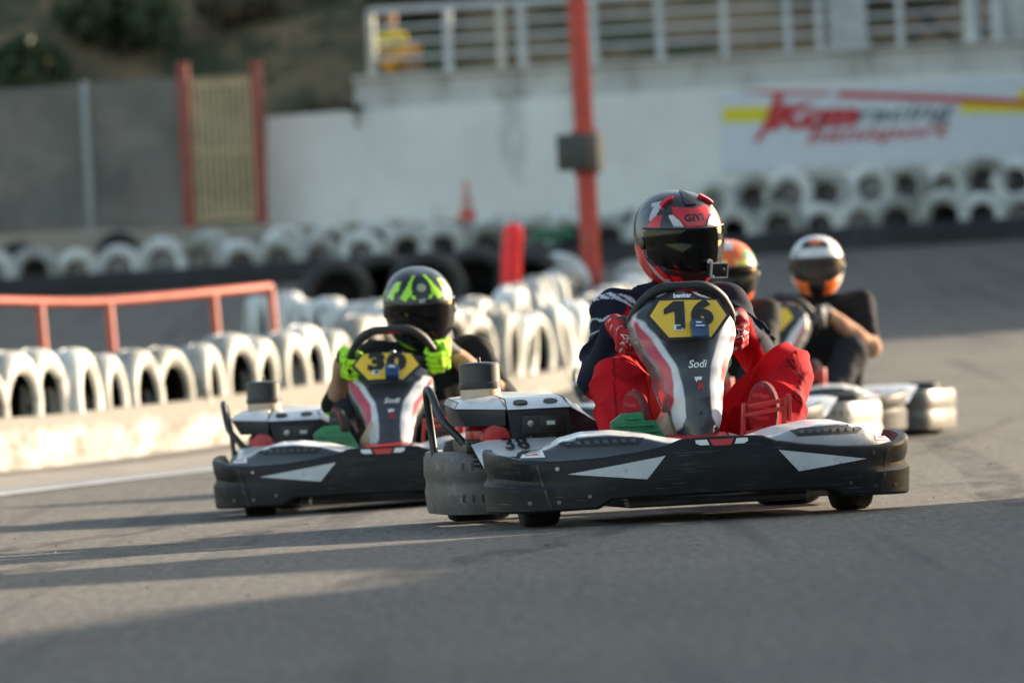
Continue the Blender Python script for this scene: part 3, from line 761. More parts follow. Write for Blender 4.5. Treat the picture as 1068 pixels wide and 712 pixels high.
# ------------------------------------------------------------------ hands in gloves
def make_glove(parent, gp, tan, outw, back, elbow, side, colfn, cuff):
    """gp: point on the wheel rim; fingers wrap over the front of the rim, palm behind-outside"""
    gp, t, n = Vector(gp), Vector(tan).normalized(), Vector(outw).normalized(); b = t.cross(n).normalized()
    if b.dot(Vector(back)) < 0: b = -b
    P = lambda a, c, d: tuple(gp + t * a + n * c + b * d)
    s = SDF(); ln = [.92, 1.04, 1.0, .82]
    for i in range(4):
        a = (1.5 - i) * .0235; L = ln[i]; sp = 1.06
        j0 = P(a * .92, .040, .034); j1 = P(a, .047, -.008); j2 = P(a * sp, .022, -.036 * L); j3 = P(a * sp, -.012 * L, -.036); j4 = P(a * sp, -.030 * L, -.016)
        s.cone(j0, j1, .0145, .0140, ('f', i), .012); s.cone(j1, j2, .0140, .0125, ('f', i), .005); s.cone(j2, j3, .0125, .0115, ('f', i), .004); s.cone(j3, j4, .0115, .0098, ('f', i), .004)
    wr = gp + n * .055 + b * .088
    d = (Vector(elbow) - wr).normalized()
    for i, a in enumerate((-.03, -.01, .01, .03)): s.cone(P(a, .038, .034), tuple(wr + t * a * .55), .0165, .020, ('p', 0), .02)
    # thumb leaves the side of the palm and closes over the rim
    s.cone(P(.034, .040, .058), P(.050, .012, .034), .0165, .0145, ('t', 0), .012); s.cone(P(.050, .012, .034), P(.042, -.020, .020), .0140, .0125, ('t', 0), .006); s.cone(P(.042, -.020, .020), P(.034, -.034, .000), .0125, .0105, ('t', 0), .006)
    s.cone(tuple(wr), tuple(wr + d * .05), .031, .034, ('c', 0), .02)
    o = sdf_obj('glove', s, .0042, colfn, M['glove'], parent)
    return o, wr + d * .045

# ------------------------------------------------------------------ shoes
def make_shoe(parent, heel, toe, tilt, up, c_sole, c_up):
    heel, toe = Vector(heel), Vector(toe); d = (toe - heel).normalized(); up = Vector(up); sole = (up - d * up.dot(d)).normalized() * -1; x = d.cross(sole).normalized()
    L = (toe - heel).length; s = SDF(); rot = [[x[i], d[i], sole[i]] for i in range(3)]
    P = lambda a, c: tuple(heel + d * a * L - sole * c)
    s.ell(P(.10, .028), (.036, .05, .040), 'u', .03, rot); s.ell(P(.45, .032), (.038, .09, .038), 'u', .04, rot); s.ell(P(.78, .022), (.053, .092, .034), 'u', .03, rot)
    s.cone(P(.12, .04), P(.16, .11), .036, .040, 'u', .03)
    s.ell(P(.14, .004), (.036, .062, .012), 's', .012, rot); s.ell(P(.76, .004), (.055, .100, .013), 's', .012, rot); s.ell(P(.45, .006), (.034, .10, .012), 's', .012, rot)
    hh, dd, ss = np.array(heel), np.array(d), np.array(sole); xx = np.array(x)
    def colfn(V, C, keys):
        q = V - hh; hgt = q @ ss; a = (q @ dd) / L; w = q @ xx; col = np.tile(np.array(c_up), (len(V), 1))
        so = hgt > -.004; edge = (hgt > -.010) & (hgt < .002); col[edge] = (.16, .06, .06); under = hgt > .002; col[under] = c_sole
        tread = under & ((np.sin(a * 48) > .6) & (np.abs(w) < .03)); col[tread] = np.array(c_sole) * 1.5 + .02
        return col
    return sdf_obj('shoe', s, .0055, colfn, M['cloth'], parent)

# ------------------------------------------------------------------ seated driver
def make_driver(K, rz, J, colfn, h, glove_col, shoe_c, disp=None, bare=False, hidden_legs=False):
    s = SDF()
    pel, chest, neck, head = J['pelvis'], J['chest'], J['neck'], J['head']
    V_ = Vector
    s.ell(pel, (.175, .14, .13), 'hip'); mid = (V_(pel) + V_(chest)) / 2
    s.cone(pel, chest, .140, .150, 'torso', .06); s.ell(chest, J.get('cr', (.20, .13, .17)), 'torso', .05)
    sl, sr = J['shl'], J['shr']; s.cone(sl, sr, .070, .070, 'yoke', .07); s.cone(V_(chest) + V_((0, 0, .05)), neck, .12, .065, 'yoke', .07)
    s.cone(neck, head, .060, .055, 'neck', .03)
    hd = V_(head); f = V_((math.sin(R(J['yaw'])), -math.cos(R(J['yaw'])), 0)); sd = V_((f.y * -1, f.x, 0))
    s.ell(hd + V_((0, 0, .01)), (.075, .092, .112), 'head', .02); s.ell(hd + f * .055 - V_((0, 0, .07)), (.048, .04, .045), 'head', .03)
    s.cone(hd + f * .088 + V_((0, 0, .0)), hd + f * .103 - V_((0, 0, .03)), .009, .014, 'nose', .015)
    for q in (-1, 1):
        s.ell(hd + f * .080 + sd * q * .031 + V_((0, 0, .012)), (.014, .010, .008), 'eye', .006); s.cone(hd + f * .086 + sd * q * .015 + V_((0, 0, .028)), hd + f * .080 + sd * q * .05 + V_((0, 0, .03)), .006, .005, 'brow', .01)
        s.ell(hd + sd * q * .077, (.012, .022, .030), 'head', .01)
    s.cone(hd + f * .088 + sd * .02 - V_((0, 0, .055)), hd + f * .088 - sd * .02 - V_((0, 0, .055)), .007, .007, 'lip', .008)
    wr = {}; gl = {}
    body = None
    for sgn, sh, el, gp in ((-1, sl, J['ell'], J['gl']), (1, sr, J['elr'], J['gr'])):
        k = 'L' if sgn < 0 else 'R'
        g, w = make_glove(None, gp, J['tan'], (sgn, .1, .05), (0, 1, .35), el, sgn, glove_col, None)
        gl[k] = g
        s.cone(sh, el, J['ru'], J['re'], 'up' + k, .05); s.cone(el, w, J['re'] * .98, J['rw'], 'fo' + k, .03)
    for k, hp, kn, an in (('L', J['hpl'], J['knl'], J['anl']), ('R', J['hpr'], J['knr'], J['anr'])):
        s.cone(hp, kn, J['rt'], J['rk'], 'th' + k, .05); s.cone(kn, an, J['rk'], J['ra'], 'sh' + k, .03)
    body = sdf_obj('person', s, h, colfn, M['cloth'], None, disp)
    body.location = K; body.rotation_euler = (0, 0, rz)
    for g in gl.values(): g.parent = body
    for hl, to, tl in J['shoes']: make_shoe(body, hl, to, 0, tl, *shoe_c)
    return body
# ------------------------------------------------------------------ karts and their drivers
def kart_at(px, py, Y):
    p = W(px, py, Y); return (p.x, Y, gz(p.x, Y + .8))
K1, Z1 = kart_at(757, 541, 22.0), R(10.0)
K2, Z2 = kart_at(402, 528, 26.8), R(-2.0); K2 = (K2[0], K2[1], K2[2] - .022)
K3, Z3 = kart_at(680, 462, 31.5), R(-16.0)
K4, Z4 = kart_at(787, 458, 35.3), R(-16.0)
kart1 = make_kart()
def next_kart(K, rz):
    k = copy_tree(kart1); k.location = K; k.rotation_euler = (0, 0, rz); return k
kart2 = next_kart(K2, Z2); kart3 = next_kart(K3, Z3); kart4 = next_kart(K4, Z4)
kart1.location = K1; kart1.rotation_euler = (0, 0, Z1)
plate_number(kart1, '16'); plate_number(kart2, '30'); plate_number(kart3, '5'); plate_number(kart4, '8'); pod_number(kart1, '38')
for k, l in ((kart1, 'black and grey go kart with yellow number 16 plate, leading the group'), (kart2, 'black and grey go kart with yellow number 30 plate, in front of the white tyres'),
             (kart3, 'pale go kart half hidden behind the red suited driver'), (kart4, 'rearmost pale go kart at the right, under the driver in the white helmet')):
    tag(k, l, 'go kart', 'rental go karts on the track')
for c in kart2.children:      # its steering fairing is set lower
    if c.name.split('.')[0] == 'steering_wheel': c.location.z -= .035
    if c.name.split('.')[0] in ('nose_fairing', 'number_plate', 'timing_box'):
        c.matrix_local = Matrix.Translation((0, .40, .25 - .035)) @ Matrix.Rotation(R(-20), 4, 'X') @ Matrix.Translation((0, -.40, -.25))
for k in (kart3, kart4):      # the two karts behind have paler, scuffed bumpers
    for c in k.children:
        if c.name.split('.')[0] in ('side_pod', 'rear_bumper'):
            c.data = c.data.copy()
            c.data.materials[0] = M['pale_pod' if k is kart3 else 'grey_pod']

def joints(cx=.095, dz=0.0, **kw):
    J = dict(pelvis=(cx, 1.20, .21), chest=(cx, 1.265, .53 + dz), neck=(cx, 1.235, .75 + dz), head=(cx + .005, 1.175, .93 + dz), yaw=8,
             shl=(cx - .195, 1.22, .705 + dz), shr=(cx + .195, 1.22, .705 + dz), ell=(cx - .305, 1.02, .47 + dz * .6), elr=(cx + .30, 1.05, .47 + dz * .6),
             gl=(-.145, .70 - .0, .655), gr=(.185, .70, .655), tan=(0, -.5, .84), ru=.074, re=.060, rw=.040,
             hpl=(cx - .10, 1.14, .20), hpr=(cx + .10, 1.14, .20), knl=(-.185, .78, .455), knr=(.365, .78, .465), anl=(-.195, .53, .19), anr=(.255, .53, .19), rt=.105, rk=.088, ra=.082,
             shoes=[((-.205, .475, .135), (-.215, .415, .405), (0, -.2, 1)), ((.235, .475, .135), (.23, .412, .415), (0, -.2, 1))])
    J.update(kw); return J
UPV = (0, 1, .25)

# ---- driver of kart 16: red and navy suit
J1 = joints(head=(.118, 1.175, .93), knr=(.395, .78, .47), anr=(.292, .53, .19), gl=(-.14, .715, .612), gr=(.198, .715, .612), rw=.043)
def keyarr(C, keys): 
    ks = sorted(set(map(str, keys))); m = np.array([ks.index(str(k)) for k in keys])[C]
    return lambda *n: np.isin(m, [ks.index(str(q)) for q in n if str(q) in ks])
def col_red(V, C, keys):
    is_ = keyarr(C, keys); col = np.tile(np.array((.50, .006, .013)), (len(V), 1)); x, y, z = V.T
    n = .008 * np.sin(x * 60 + z * 45)
    t = is_('torso', 'yoke'); col[t] = (.50, .006, .013)
    nav = (.011, .013, .026)
    col[t & ((z > .60 + n) | (np.abs(x - .095) > .15 + n))] = nav
    a = is_('upL', 'foL'); e = np.array(J1['ell']); s = np.array(J1['shl']); g = np.array(J1['gl'])
    up = is_('upL', 'upR'); fo = is_('foL', 'foR')
    col[up] = nav
    q = (x - e[0]) * .80 - (z - e[2]) * .45; col[(is_('upL', 'foL')) & (q > -.012 + n)] = (.50, .006, .013); col[is_('foL') & (q <= -.012 + n)] = nav
    q = -(x - J1['elr'][0]) * .8 - (z - J1['elr'][2]) * .45; col[(is_('upR', 'foR')) & (q > .0 + n)] = (.50, .006, .013); col[is_('foR') & (q <= n)] = nav
    d = (V - s) @ ((e - s) / np.linalg.norm(e - s)); band = is_('upL', 'yoke', 'torso') & (d > -.015) & (d < .022) & (y < s[1]) & (x < s[0] + .06); col[band] = (.55, .56, .62)
    col[band & (np.sin(x * 170 + z * 230) > .5)] = (.03, .03, .08)
    w = is_('upL') & (np.abs((d - .10) + .012 * np.sin(x * 120)) < .006) & (q == q); col[w] = (.45, .45, .5)
    col[is_('upL') & (np.abs(d - .155 + (y - 1.1) * .3) < .004)] = (.35, .35, .4)
    col[is_('neck')] = (.012, .012, .016)
    col[t & (z > .40) & (z < .475) & (np.abs(x - .095) < .16)] = (.55, .52, .60)
    # dark print on the thighs and shins
    p = is_('thL', 'shL') & (x < -.205) & (y < .80) & (z > .31) & (z < .47) & (np.sin(x * 210 + 2 * np.sin(z * 120)) * np.sin(z * 170 + x * 50) > .25); pass
    p = is_('thR', 'shR') & (x > .375) & (y < .85) & (z > .30) & (z < .52) & (np.abs(x - .41 - .02 * np.sin(z * 60)) < .018) & (np.sin(z * 190 + x * 260) > -.1); col[p] = (.06, .008, .012)
    lg = is_('thL', 'shL', 'thR', 'shR'); kx = np.where(x < .095, J1['knl'][0], J1['knr'][0]); sg = np.sign(x - .095)
    se = lg & (np.abs((x - kx) * sg - .045 + .15 * (z - .4)) < .0035); col[se] = (.16, .004, .006)
    kp = lg & (z > 9) & (np.abs(np.hypot((x - kx) * 1.0, (z - .43) * .8) - .062) < .003) & (y < .78); col[kp] = (.2, .004, .007)
    col[is_('eye')] = (.02, .015, .01); col[is_('head', 'nose', 'brow', 'lip')] = (.02, .018, .018)
    return col
def dis_suit(V):
    x, y, z = V[:, 0], V[:, 1], V[:, 2]; s = np.sign(x - .095)
    f1 = 46 * (z * .9 + s * x * .55 + .25 * y) + 2.2 * np.sin(13 * y + 8 * z) + 1.6 * np.sin(17 * x)
    f2 = 62 * (z * .5 - s * x * .8 + .4 * y) + 2.5 * np.sin(11 * z + 9 * y)
    m1 = .5 + .5 * np.sin(9 * x + 7 * z + 5 * y); m2 = .5 + .5 * np.sin(8 * z - 11 * x + 2)
    return -.024 * m1 * (1 - np.abs(np.sin(f1 / 2))) ** 2 - .016 * m2 * (1 - np.abs(np.sin(f2 / 2))) ** 2 + wob(V[:, [2, 0, 1]], .005, 13)
def glove_red(V, C, keys):
    ks = [k[0] for k in keys]; col = np.array([(.50, .010, .018) if k in 'pc' else (.42, .010, .016) if k == 'f' else (.03, .03, .032) for k in ks])[C].astype(float)
    w = wob(V, 1.0, 75); col[w > .9] = (.5, .48, .48); col[w < -.86] = (.03, .02, .022); return col
d1 = make_driver(K1, Z1, J1, col_red, .0075, glove_red, ((.30, .016, .024), (.15, .03, .034)), dis_suit)
tag(d1, 'driver in bright red and navy racing suit and red black helmet, in kart 16', 'person', 'kart drivers')
h1 = make_helmet(paint_red, d1, (.124, 1.165, .957), 10, 9, -1, 'visor', (260, 150))
M['redgloss'] = plain('red_gloss', (.55, .012, .02), .2, coat=.6)
def vent(h, pts, off, m, cuts=4): g = G(); patch(g, pts, off, 0, cuts); g.build('shell_vent', m, h, sharp=25)
vent(h1, [(-31, 43), (31, 43), (27, 33), (13, 20), (-13, 20), (-27, 33)], .0035, M['redgloss'])
for s in (-1, 1):
    vent(h1, [(s * 36, 60), (s * 46, 60), (s * 56, 44), (s * 50, 42), (s * 44, 50), (s * 36, 55)], .014, M['redgloss'], 3)
    vent(h1, [(s * 33, 33), (s * 38, 31), (s * 30, 20), (s * 17, 19), (s * 22, 26)], .006, M['silver'], 3)
vent(h1, [(-12, 84), (12, 84), (13, 60), (11, 48), (-11, 48), (-13, 60)], .006, M['dark'])
vent(h1, [(-22, -32), (22, -32), (18, -46), (-18, -46)], .008, M['black'], 3)
v2, f2 = text_geo('GIVI', .040, .0016, 0, 1.1)
G().add([helm_pt(a * 1.15 / .16 * 57.3 * .95, 29.5 + b / .16 * 57.3 * .85, .0048) for a, b, _ in v2], f2).build('lettering', M['ink'], h1, sharp=0)
# camera on the chin guard
cp = Vector(helm_pt(24, -25, .034)); rc = Matrix.Rotation(R(8), 3, 'Z') @ Matrix.Rotation(R(3), 3, 'Y'); g = G()
g.box(cp, (.068, .03, .05), 0, rc)
fr = .004
for dx, dz, w, hh in ((0, .0245, .068, .006), (0, -.0245, .068, .006), (-.031, 0, .008, .05), (.033, 0, .005, .05)): g.box(cp + rc @ Vector((dx, -.0158, dz)), (w, .005, hh), 1, rc)
g.box(cp + rc @ Vector((-.031, -.004, .03)), (.012, .02, .014), 1, rc); g.lathe([(.0085, 0), (.0085, .006), (.004, .007)], (0, 0, 0), 'y', 16, 2)
n0 = len(g.V) - 48
for i in range(n0, len(g.V)):
    x, y, z = g.V[i]; q = cp + rc @ Vector((x + .012, -.0155 - y, z + .002)); g.V[i] = tuple(q)
g.box(cp + rc @ Vector((-.024, -.018, -.019)), (.01, .004, .01), 3, rc); g.tube([cp + Vector((0, .015, -.01)), Vector(helm_pt(18, -36, .0))], .011, 8, 0)
g.build('action_camera', [M['black'], M['silver'], M['dark'], M['wink']], h1, bevel=.0012)
# white star on the back of each glove
for gl, (sx, sz) in zip([c for c in d1.children if c.name.startswith('glove')], ((-.168, .612), (.228, .612))):
    gb = bvh_of([v.co for v in gl.data.vertices], [p.vertices for p in gl.data.polygons])
    st = [((.030 if k % 2 == 0 else .012) * math.sin(k * math.pi / 5 + .3), (.030 if k % 2 == 0 else .012) * math.cos(k * math.pi / 5 + .3)) for k in range(10)]
    ring = [(a * .72, b * .72) for a, b in st]
    V2, F2 = [(a, b, 0) for a, b in st + ring], [(i, (i + 1) % 10, (i + 1) % 10 + 10, i + 10) for i in range(10)]
    pv, pf = project([(a + sx, b + sz) for a, b, _ in V2], F2, gb, lambda x, z: (x, .4, z), (0, 1, 0), .003)
    if pf: G().add(pv, pf).build('star', M['wink'], gl)
# chest lettering and shoulder print
bb = bvh_of([v.co for v in d1.data.vertices], [p.vertices for p in d1.data.polygons])
v2, f2 = text_geo('ALPI', .05, .001, 0, 1.3); pv, pf = project([(a + .02, b + .385) for a, b, _ in v2], f2, bb, lambda x, z: (x, .9, z), (0, 1, 0), .004)
if pf: G().add(pv, pf).build('lettering', M['wink'], d1)

# ---- driver of kart 30: black T-shirt, neon gloves
J2 = joints(cx=.125, dz=-.09, yaw=6, head=(.115, 1.15, .84), gl=(-.135, .70, .60), gr=(.195, .70, .615), shl=(-.085, 1.22, .625), shr=(.335, 1.22, .625), ell=(-.245, .99, .44), elr=(.475, 1.02, .43), re=.05, rw=.037, rt=.085, rk=.07, ra=.06, knl=(-.17, .80, .40), knr=(.36, .80, .42))
SKIN = (.42, .24, .16)
def col_black(skin_fore=.0, neon=True, upper=(.013, .013, .014), sleeve=None):
    def f(V, C, keys):
        is_ = keyarr(C, keys); col = np.tile(np.array(upper), (len(V), 1)); x, y, z = V.T
        J = f.J
        for k, e, gp, sh in (('L', J['ell'], J['gl'], J['shl']), ('R', J['elr'], J['gr'], J['shr'])):
            e, gp, sh = np.array(e), np.array(gp), np.array(sh); fo = is_('fo' + k); d = (V - e) @ ((gp - e) / np.linalg.norm(gp - e))
            col[fo] = SKIN if skin_fore is not None else upper
            if skin_fore is not None: col[fo & (d < skin_fore)] = upper
            u = is_('up' + k); du = (V - sh) @ ((e - sh) / np.linalg.norm(e - sh)); L = np.linalg.norm(e - sh)
            if sleeve: col[u & (du > L * sleeve)] = SKIN
            if neon: col[(fo | u) & (z < e[2] - .030)] = NEON
        for q in ('thL', 'thR', 'shL', 'shR', 'hip'): col[is_(q)] = (.02, .021, .026)
        col[is_('head', 'nose', 'brow')] = SKIN; col[is_('eye')] = (.02, .015, .01); col[is_('brow')] = (.06, .035, .02); col[is_('lip')] = (.35, .13, .1); col[is_('neck')] = SKIN
        return col
    return f
def dis_shirt(V): return wob(V, .003, 30) + wob(V[:, [2, 0, 1]], .005, 17)
def glove_plain(c, dark=None):
    def f(V, C, keys):
        ks = [k[0] for k in keys]; col = np.array([c if k in 'pft' else (.02, .02, .02) for k in ks])[C].astype(float)
        if dark is not None: col[wob(V, 1.0, 80) > .72] = dark
        return col
    return f
c2 = col_black(.075); c2.J = J2
d2 = make_driver(K2, Z2, J2, c2, .009, glove_plain(NEON, (.02, .02, .02)), ((.05, .05, .05), (.03, .03, .03)), dis_shirt)
tag(d2, 'driver in black shirt with neon yellow gloves and black green helmet, in kart 30', 'person', 'kart drivers')
h2 = make_helmet(paint_neon, d2, (.117, 1.14, .838), 9, 15, -2, 'visor', (200, 110))
g = G(); patch(g, [(-11, 53), (11, 53), (15, 40), (9, 27), (-9, 27), (-15, 40)], .007, 0, 3)
g.lathe([(.001, 0), (.019, 0), (.019, .004), (.001, .004)], (0, 0, 0), 'y', 20, 1); n0 = len(g.V) - 80; c = Vector(helm_pt(0, 41, .009)); rr = Matrix.Rotation(R(-40), 3, 'X')
for i in range(n0, len(g.V)): g.V[i] = tuple(c + rr @ Vector(g.V[i]))
g.build('emblem', [M['dark'], plain('grey_green_emblem', (.3, .38, .24), .4)], h2, sharp=25)
v2, f2 = text_geo('MT', .022, .001, 0, 1.1); G().add([helm_pt(a / .16 * 57.3, 22 + b / .16 * 57.3, .003) for a, b, _ in v2], f2).build('lettering', M['silver'], h2, sharp=0)

# ---- driver of kart 3: grey black jacket, orange helmet
J3 = joints(shl=(-.09, 1.22, .70), shr=(.28, 1.22, .70), cx=.10, dz=-.03, yaw=6, elr=(.335, 1.0, .46), ru=.062)
c3 = col_black(None, False, (.028, .027, .026)); c3.J = J3
d3 = make_driver(K3, Z3, J3, c3, .012, glove_plain((.03, .03, .03)), ((.05, .05, .05), (.03, .03, .03)), dis_shirt)
tag(d3, 'driver in dark jacket and orange green helmet, mostly hidden behind the red driver', 'person', 'kart drivers')
h3 = make_helmet(paint_orange, d3, (.112, 1.16, .905), 22, 8, 0, 'visor', (140, 80))
# ---- rearmost driver: black T-shirt, white and orange helmet
J4 = joints(cr=(.225, .14, .19), shl=(-.115, 1.22, .73), shr=(.325, 1.22, .73), cx=.10, dz=.02, head=(.105, 1.175, .93), yaw=12, ell=(-.23, 1.0, .52), elr=(.42, 1.03, .49), rw=.040, re=.050, ru=.075)
c4 = col_black(.0, False, sleeve=.86); c4.J = J4
d4 = make_driver(K4, Z4, J4, c4, .012, glove_plain((.02, .02, .022), (.4, .4, .42)), ((.05, .05, .05), (.03, .03, .03)), dis_shirt)
tag(d4, 'driver in black short sleeved T-shirt and white orange helmet, rearmost at right', 'person', 'kart drivers')
h4 = make_helmet(paint_white, d4, (.105, 1.165, .955), 12, 4, 0, 'visor_clear', (140, 80), -24)
# ------------------------------------------------------------------ materials of the place
def wall_mat(name, a, b_, stain, lo=.5, hi=.75):
    m, nt, b = new_mat(name); co = texco(nt)
    f = ramp(nt, noise_tex(nt, co, .9, 6, .6), .3, .7); c = mixc(nt, f, a, b_)
    s = ramp(nt, noise_tex(nt, texco(nt, (1.6, 1.6, .35)), 1.6, 6, .65), lo, hi); c = mixc(nt, s, c, stain)
    nt.links.new(c, b.inputs['Base Color']); b.inputs['Roughness'].default_value = .85
    bump(nt, b, noise_tex(nt, co, 25, 5), .5, .02); return m
def block_mat():
    m, nt, b = new_mat('scuffed_whitewash'); co = texco(nt)
    c = mixc(nt, ramp(nt, noise_tex(nt, co, 2.2, 5, .6), .35, .65), (.30, .295, .285), (.16, .152, .14))
    c = mixc(nt, ramp(nt, noise_tex(nt, texco(nt, (1, 1, 3.2)), 2.6, 6, .7), .48, .62), c, (.10, .09, .075))
    sx = nt.nodes.new('ShaderNodeSeparateXYZ'); nt.links.new(co, sx.inputs[0])
    ad = nt.nodes.new('ShaderNodeMath'); ad.operation = 'ADD'; nt.links.new(sx.outputs['Z'], ad.inputs[0])
    mu = nt.nodes.new('ShaderNodeMath'); mu.operation = 'MULTIPLY_ADD'; nt.links.new(noise_tex(nt, co, 4, 4), mu.inputs[0]); mu.inputs[1].default_value = .16; mu.inputs[2].default_value = -.08
    nt.links.new(mu.outputs[0], ad.inputs[1])
    c = mixc(nt, ramp(nt, ad.outputs[0], .19, .27), c, (.10, .092, .077))      # darker, browner upper strip
    nt.links.new(c, b.inputs['Base Color']); b.inputs['Roughness'].default_value = .8
    bump(nt, b, noise_tex(nt, co, 18, 5), .6, .03); return m
M['wall'] = wall_mat('whitewashed_wall', (.80, .785, .755), (.70, .685, .655), (.44, .43, .40), .52, .74)
M['parapet'] = wall_mat('weathered_parapet', (.60, .585, .55), (.50, .485, .46), (.33, .32, .29), .45, .68)
M['block'] = block_mat()
M['ledge'] = wall_mat('beige_concrete', (.34, .30, .25), (.28, .245, .205), (.18, .155, .13))
M['line'] = plain('worn_white_paint', (.55, .55, .54), .7, var=.2, scale=3, dirt=((.2, .19, .18), 5, .5, .75))
M['kerb'] = plain('worn_grey_blue_paint', (.20, .23, .26), .75, var=.3, scale=2, dirt=((.12, .11, .1), 6, .45, .7))
M['verge'] = plain('dusty_verge', (.21, .185, .155), .9, var=.35, scale=2, bmp=.5, dirt=((.10, .09, .08), 5, .5, .7))
M['tw'] = tyre_white('white_painted_rubber', (.42, .42, .405), (.05, .048, .045), .54, .70)
M['tg'] = tyre_white('greyed_painted_rubber', (.74, .75, .755), (.05, .05, .05), .57, .72)
M['tb'] = tyre_white('bare_black_rubber', (.022, .022, .023), (.16, .16, .16), .62, .8)
M['ti'] = plain('dark_tyre_inside', (.016, .015, .014), .95, var=.4, spec=.1)
M['tf'] = plain('grey_tyre_inside', (.26, .255, .245), .95, var=.5, scale=5, spec=.1)
M['orange'] = plain('orange_red_paint', (.55, .115, .07), .5, var=.15, dirt=((.3, .16, .12), 9, .55, .8))
M['redpole'] = plain('red_pole_paint', (.48, .045, .03), .5, var=.2, dirt=((.30, .10, .07), 6, .55, .8))
M['foamred'] = plain('bright_red_foam', (.92, .012, .018), .5, var=.08)
M['brick'] = plain('rust_red_post', (.30, .065, .045), .6, var=.2)
M['gateyellow'] = plain('yellow_slat_paint', (.54, .41, .24), .6, var=.15)
M['fence'] = plain('grey_slat_mesh', (.155, .155, .15), .6, var=.25, scale=1.2, dirt=((.10, .10, .09), 2, .5, .75))
M['galv'] = plain('galvanised_post', (.30, .31, .32), .5, metal=.3, var=.1)
M['rail'] = plain('white_rail_paint', (.52, .53, .54), .5, var=.15, scale=3)
M['railcream'] = plain('cream_rail_paint', (.56, .53, .45), .5, var=.15, scale=3)
M['banner'] = plain('banner_vinyl', (.62, .66, .72), .5, var=.05)
M['byellow'] = plain('banner_yellow', (.72, .62, .02), .5, var=.05); M['bred'] = plain('banner_red', (.52, .02, .035), .5, var=.05); M['bdark'] = plain('banner_dark', (.07, .09, .11), .5, var=.05)
M['box'] = plain('dark_grey_box', (.045, .042, .038), .6, var=.2); M['boxpale'] = plain('pale_box', (.5, .45, .38), .6, var=.1)
M['belt'] = plain('black_belt_rubber', (.014, .015, .017), .65, var=.35, scale=1.5, dirt=((.05, .05, .052), 3, .5, .8))
def hill_mat():
    m, nt, b = new_mat('scrub_hill'); co = texco(nt)
    f = ramp(nt, noise_tex(nt, co, .35, 6, .6), .3, .7); c = mixc(nt, f, (.24, .165, .088), (.13, .098, .052))
    g = ramp(nt, noise_tex(nt, co, .7, 6, .65), .44, .60); c = mixc(nt, g, c, (.038, .054, .022))
    r = ramp(nt, noise_tex(nt, co, 1.7, 5, .6), .62, .78); c = mixc(nt, r, c, (.24, .20, .14))
    nt.links.new(c, b.inputs['Base Color']); b.inputs['Roughness'].default_value = .95
    bump(nt, b, noise_tex(nt, co, 2.5, 6, .7), .9, .3); return m
M['hill'] = hill_mat()
def leaf_mat(name, a, b_):
    m, nt, b = new_mat(name); co = texco(nt); f = ramp(nt, noise_tex(nt, co, 3.5, 3), .35, .65)
    nt.links.new(mixc(nt, f, a, b_), b.inputs['Base Color']); b.inputs['Roughness'].default_value = .7; return m
M['leaf'] = leaf_mat('dark_leaves', (.026, .048, .02), (.055, .08, .03)); M['leaf2'] = leaf_mat('olive_leaves', (.07, .072, .03), (.12, .105, .05)); M['leafdry'] = leaf_mat('dry_leaves', (.13, .10, .055), (.09, .072, .04))
M['bark'] = plain('bark', (.06, .045, .035), .9, var=.3)

# ------------------------------------------------------------------ ground
def ground():
    xs = np.concatenate([np.linspace(-160, -14, 12), np.linspace(-12, 12, 73), np.linspace(14, 160, 12)])
    ys = np.concatenate([np.linspace(-60, 8, 8), np.linspace(9, 46, 112), np.linspace(47, 100, 80), np.linspace(105, 420, 12)])
    V = [(x, y, gz(x, y)) for x in xs for y in ys]
    tag(link_mesh('track_asphalt', make_mesh('track_asphalt', V, grid_faces(len(xs), len(ys)), [M['asphalt']], sharp=0)), kind='structure')
ground()
def strip(name, mat, a, b, w0, w1, lift=.004, n=40):
    """band on the ground between two parallel lines; w0..w1 is the sideways offset (towards -X)"""
    V = []
    for i in range(n):
        t = i / (n - 1); x = a[0] + (b[0] - a[0]) * t; y = a[1] + (b[1] - a[1]) * t
        for j in range(4):
            w = w0 + (w1 - w0) * j / 3; V.append((x - w, y, gz(x - w, y) + lift))
    tag(link_mesh(name, make_mesh(name, V, grid_faces(n, 4), [mat], sharp=0)), kind='structure')
A0, A1 = (-3.03, 39.6), (-1.0, 47.2)
la, lb = (-2.60, 32.0), (-1.15, 38.2)
def ext(a, b, t): return (a[0] + (b[0] - a[0]) * t, a[1] + (b[1] - a[1]) * t)
strip('track_line', M['line'], ext(la, lb, -2), ext(la, lb, 1.6), 0, .10, .008)
strip('kerb_strip', M['kerb'], ext(la, lb, -2), ext(la, lb, 1.6), .12, .42, .004)
strip('dusty_verge', M['verge'], ext(la, lb, -2), ext(la, lb, 1.75), .43, 1.6, .004)

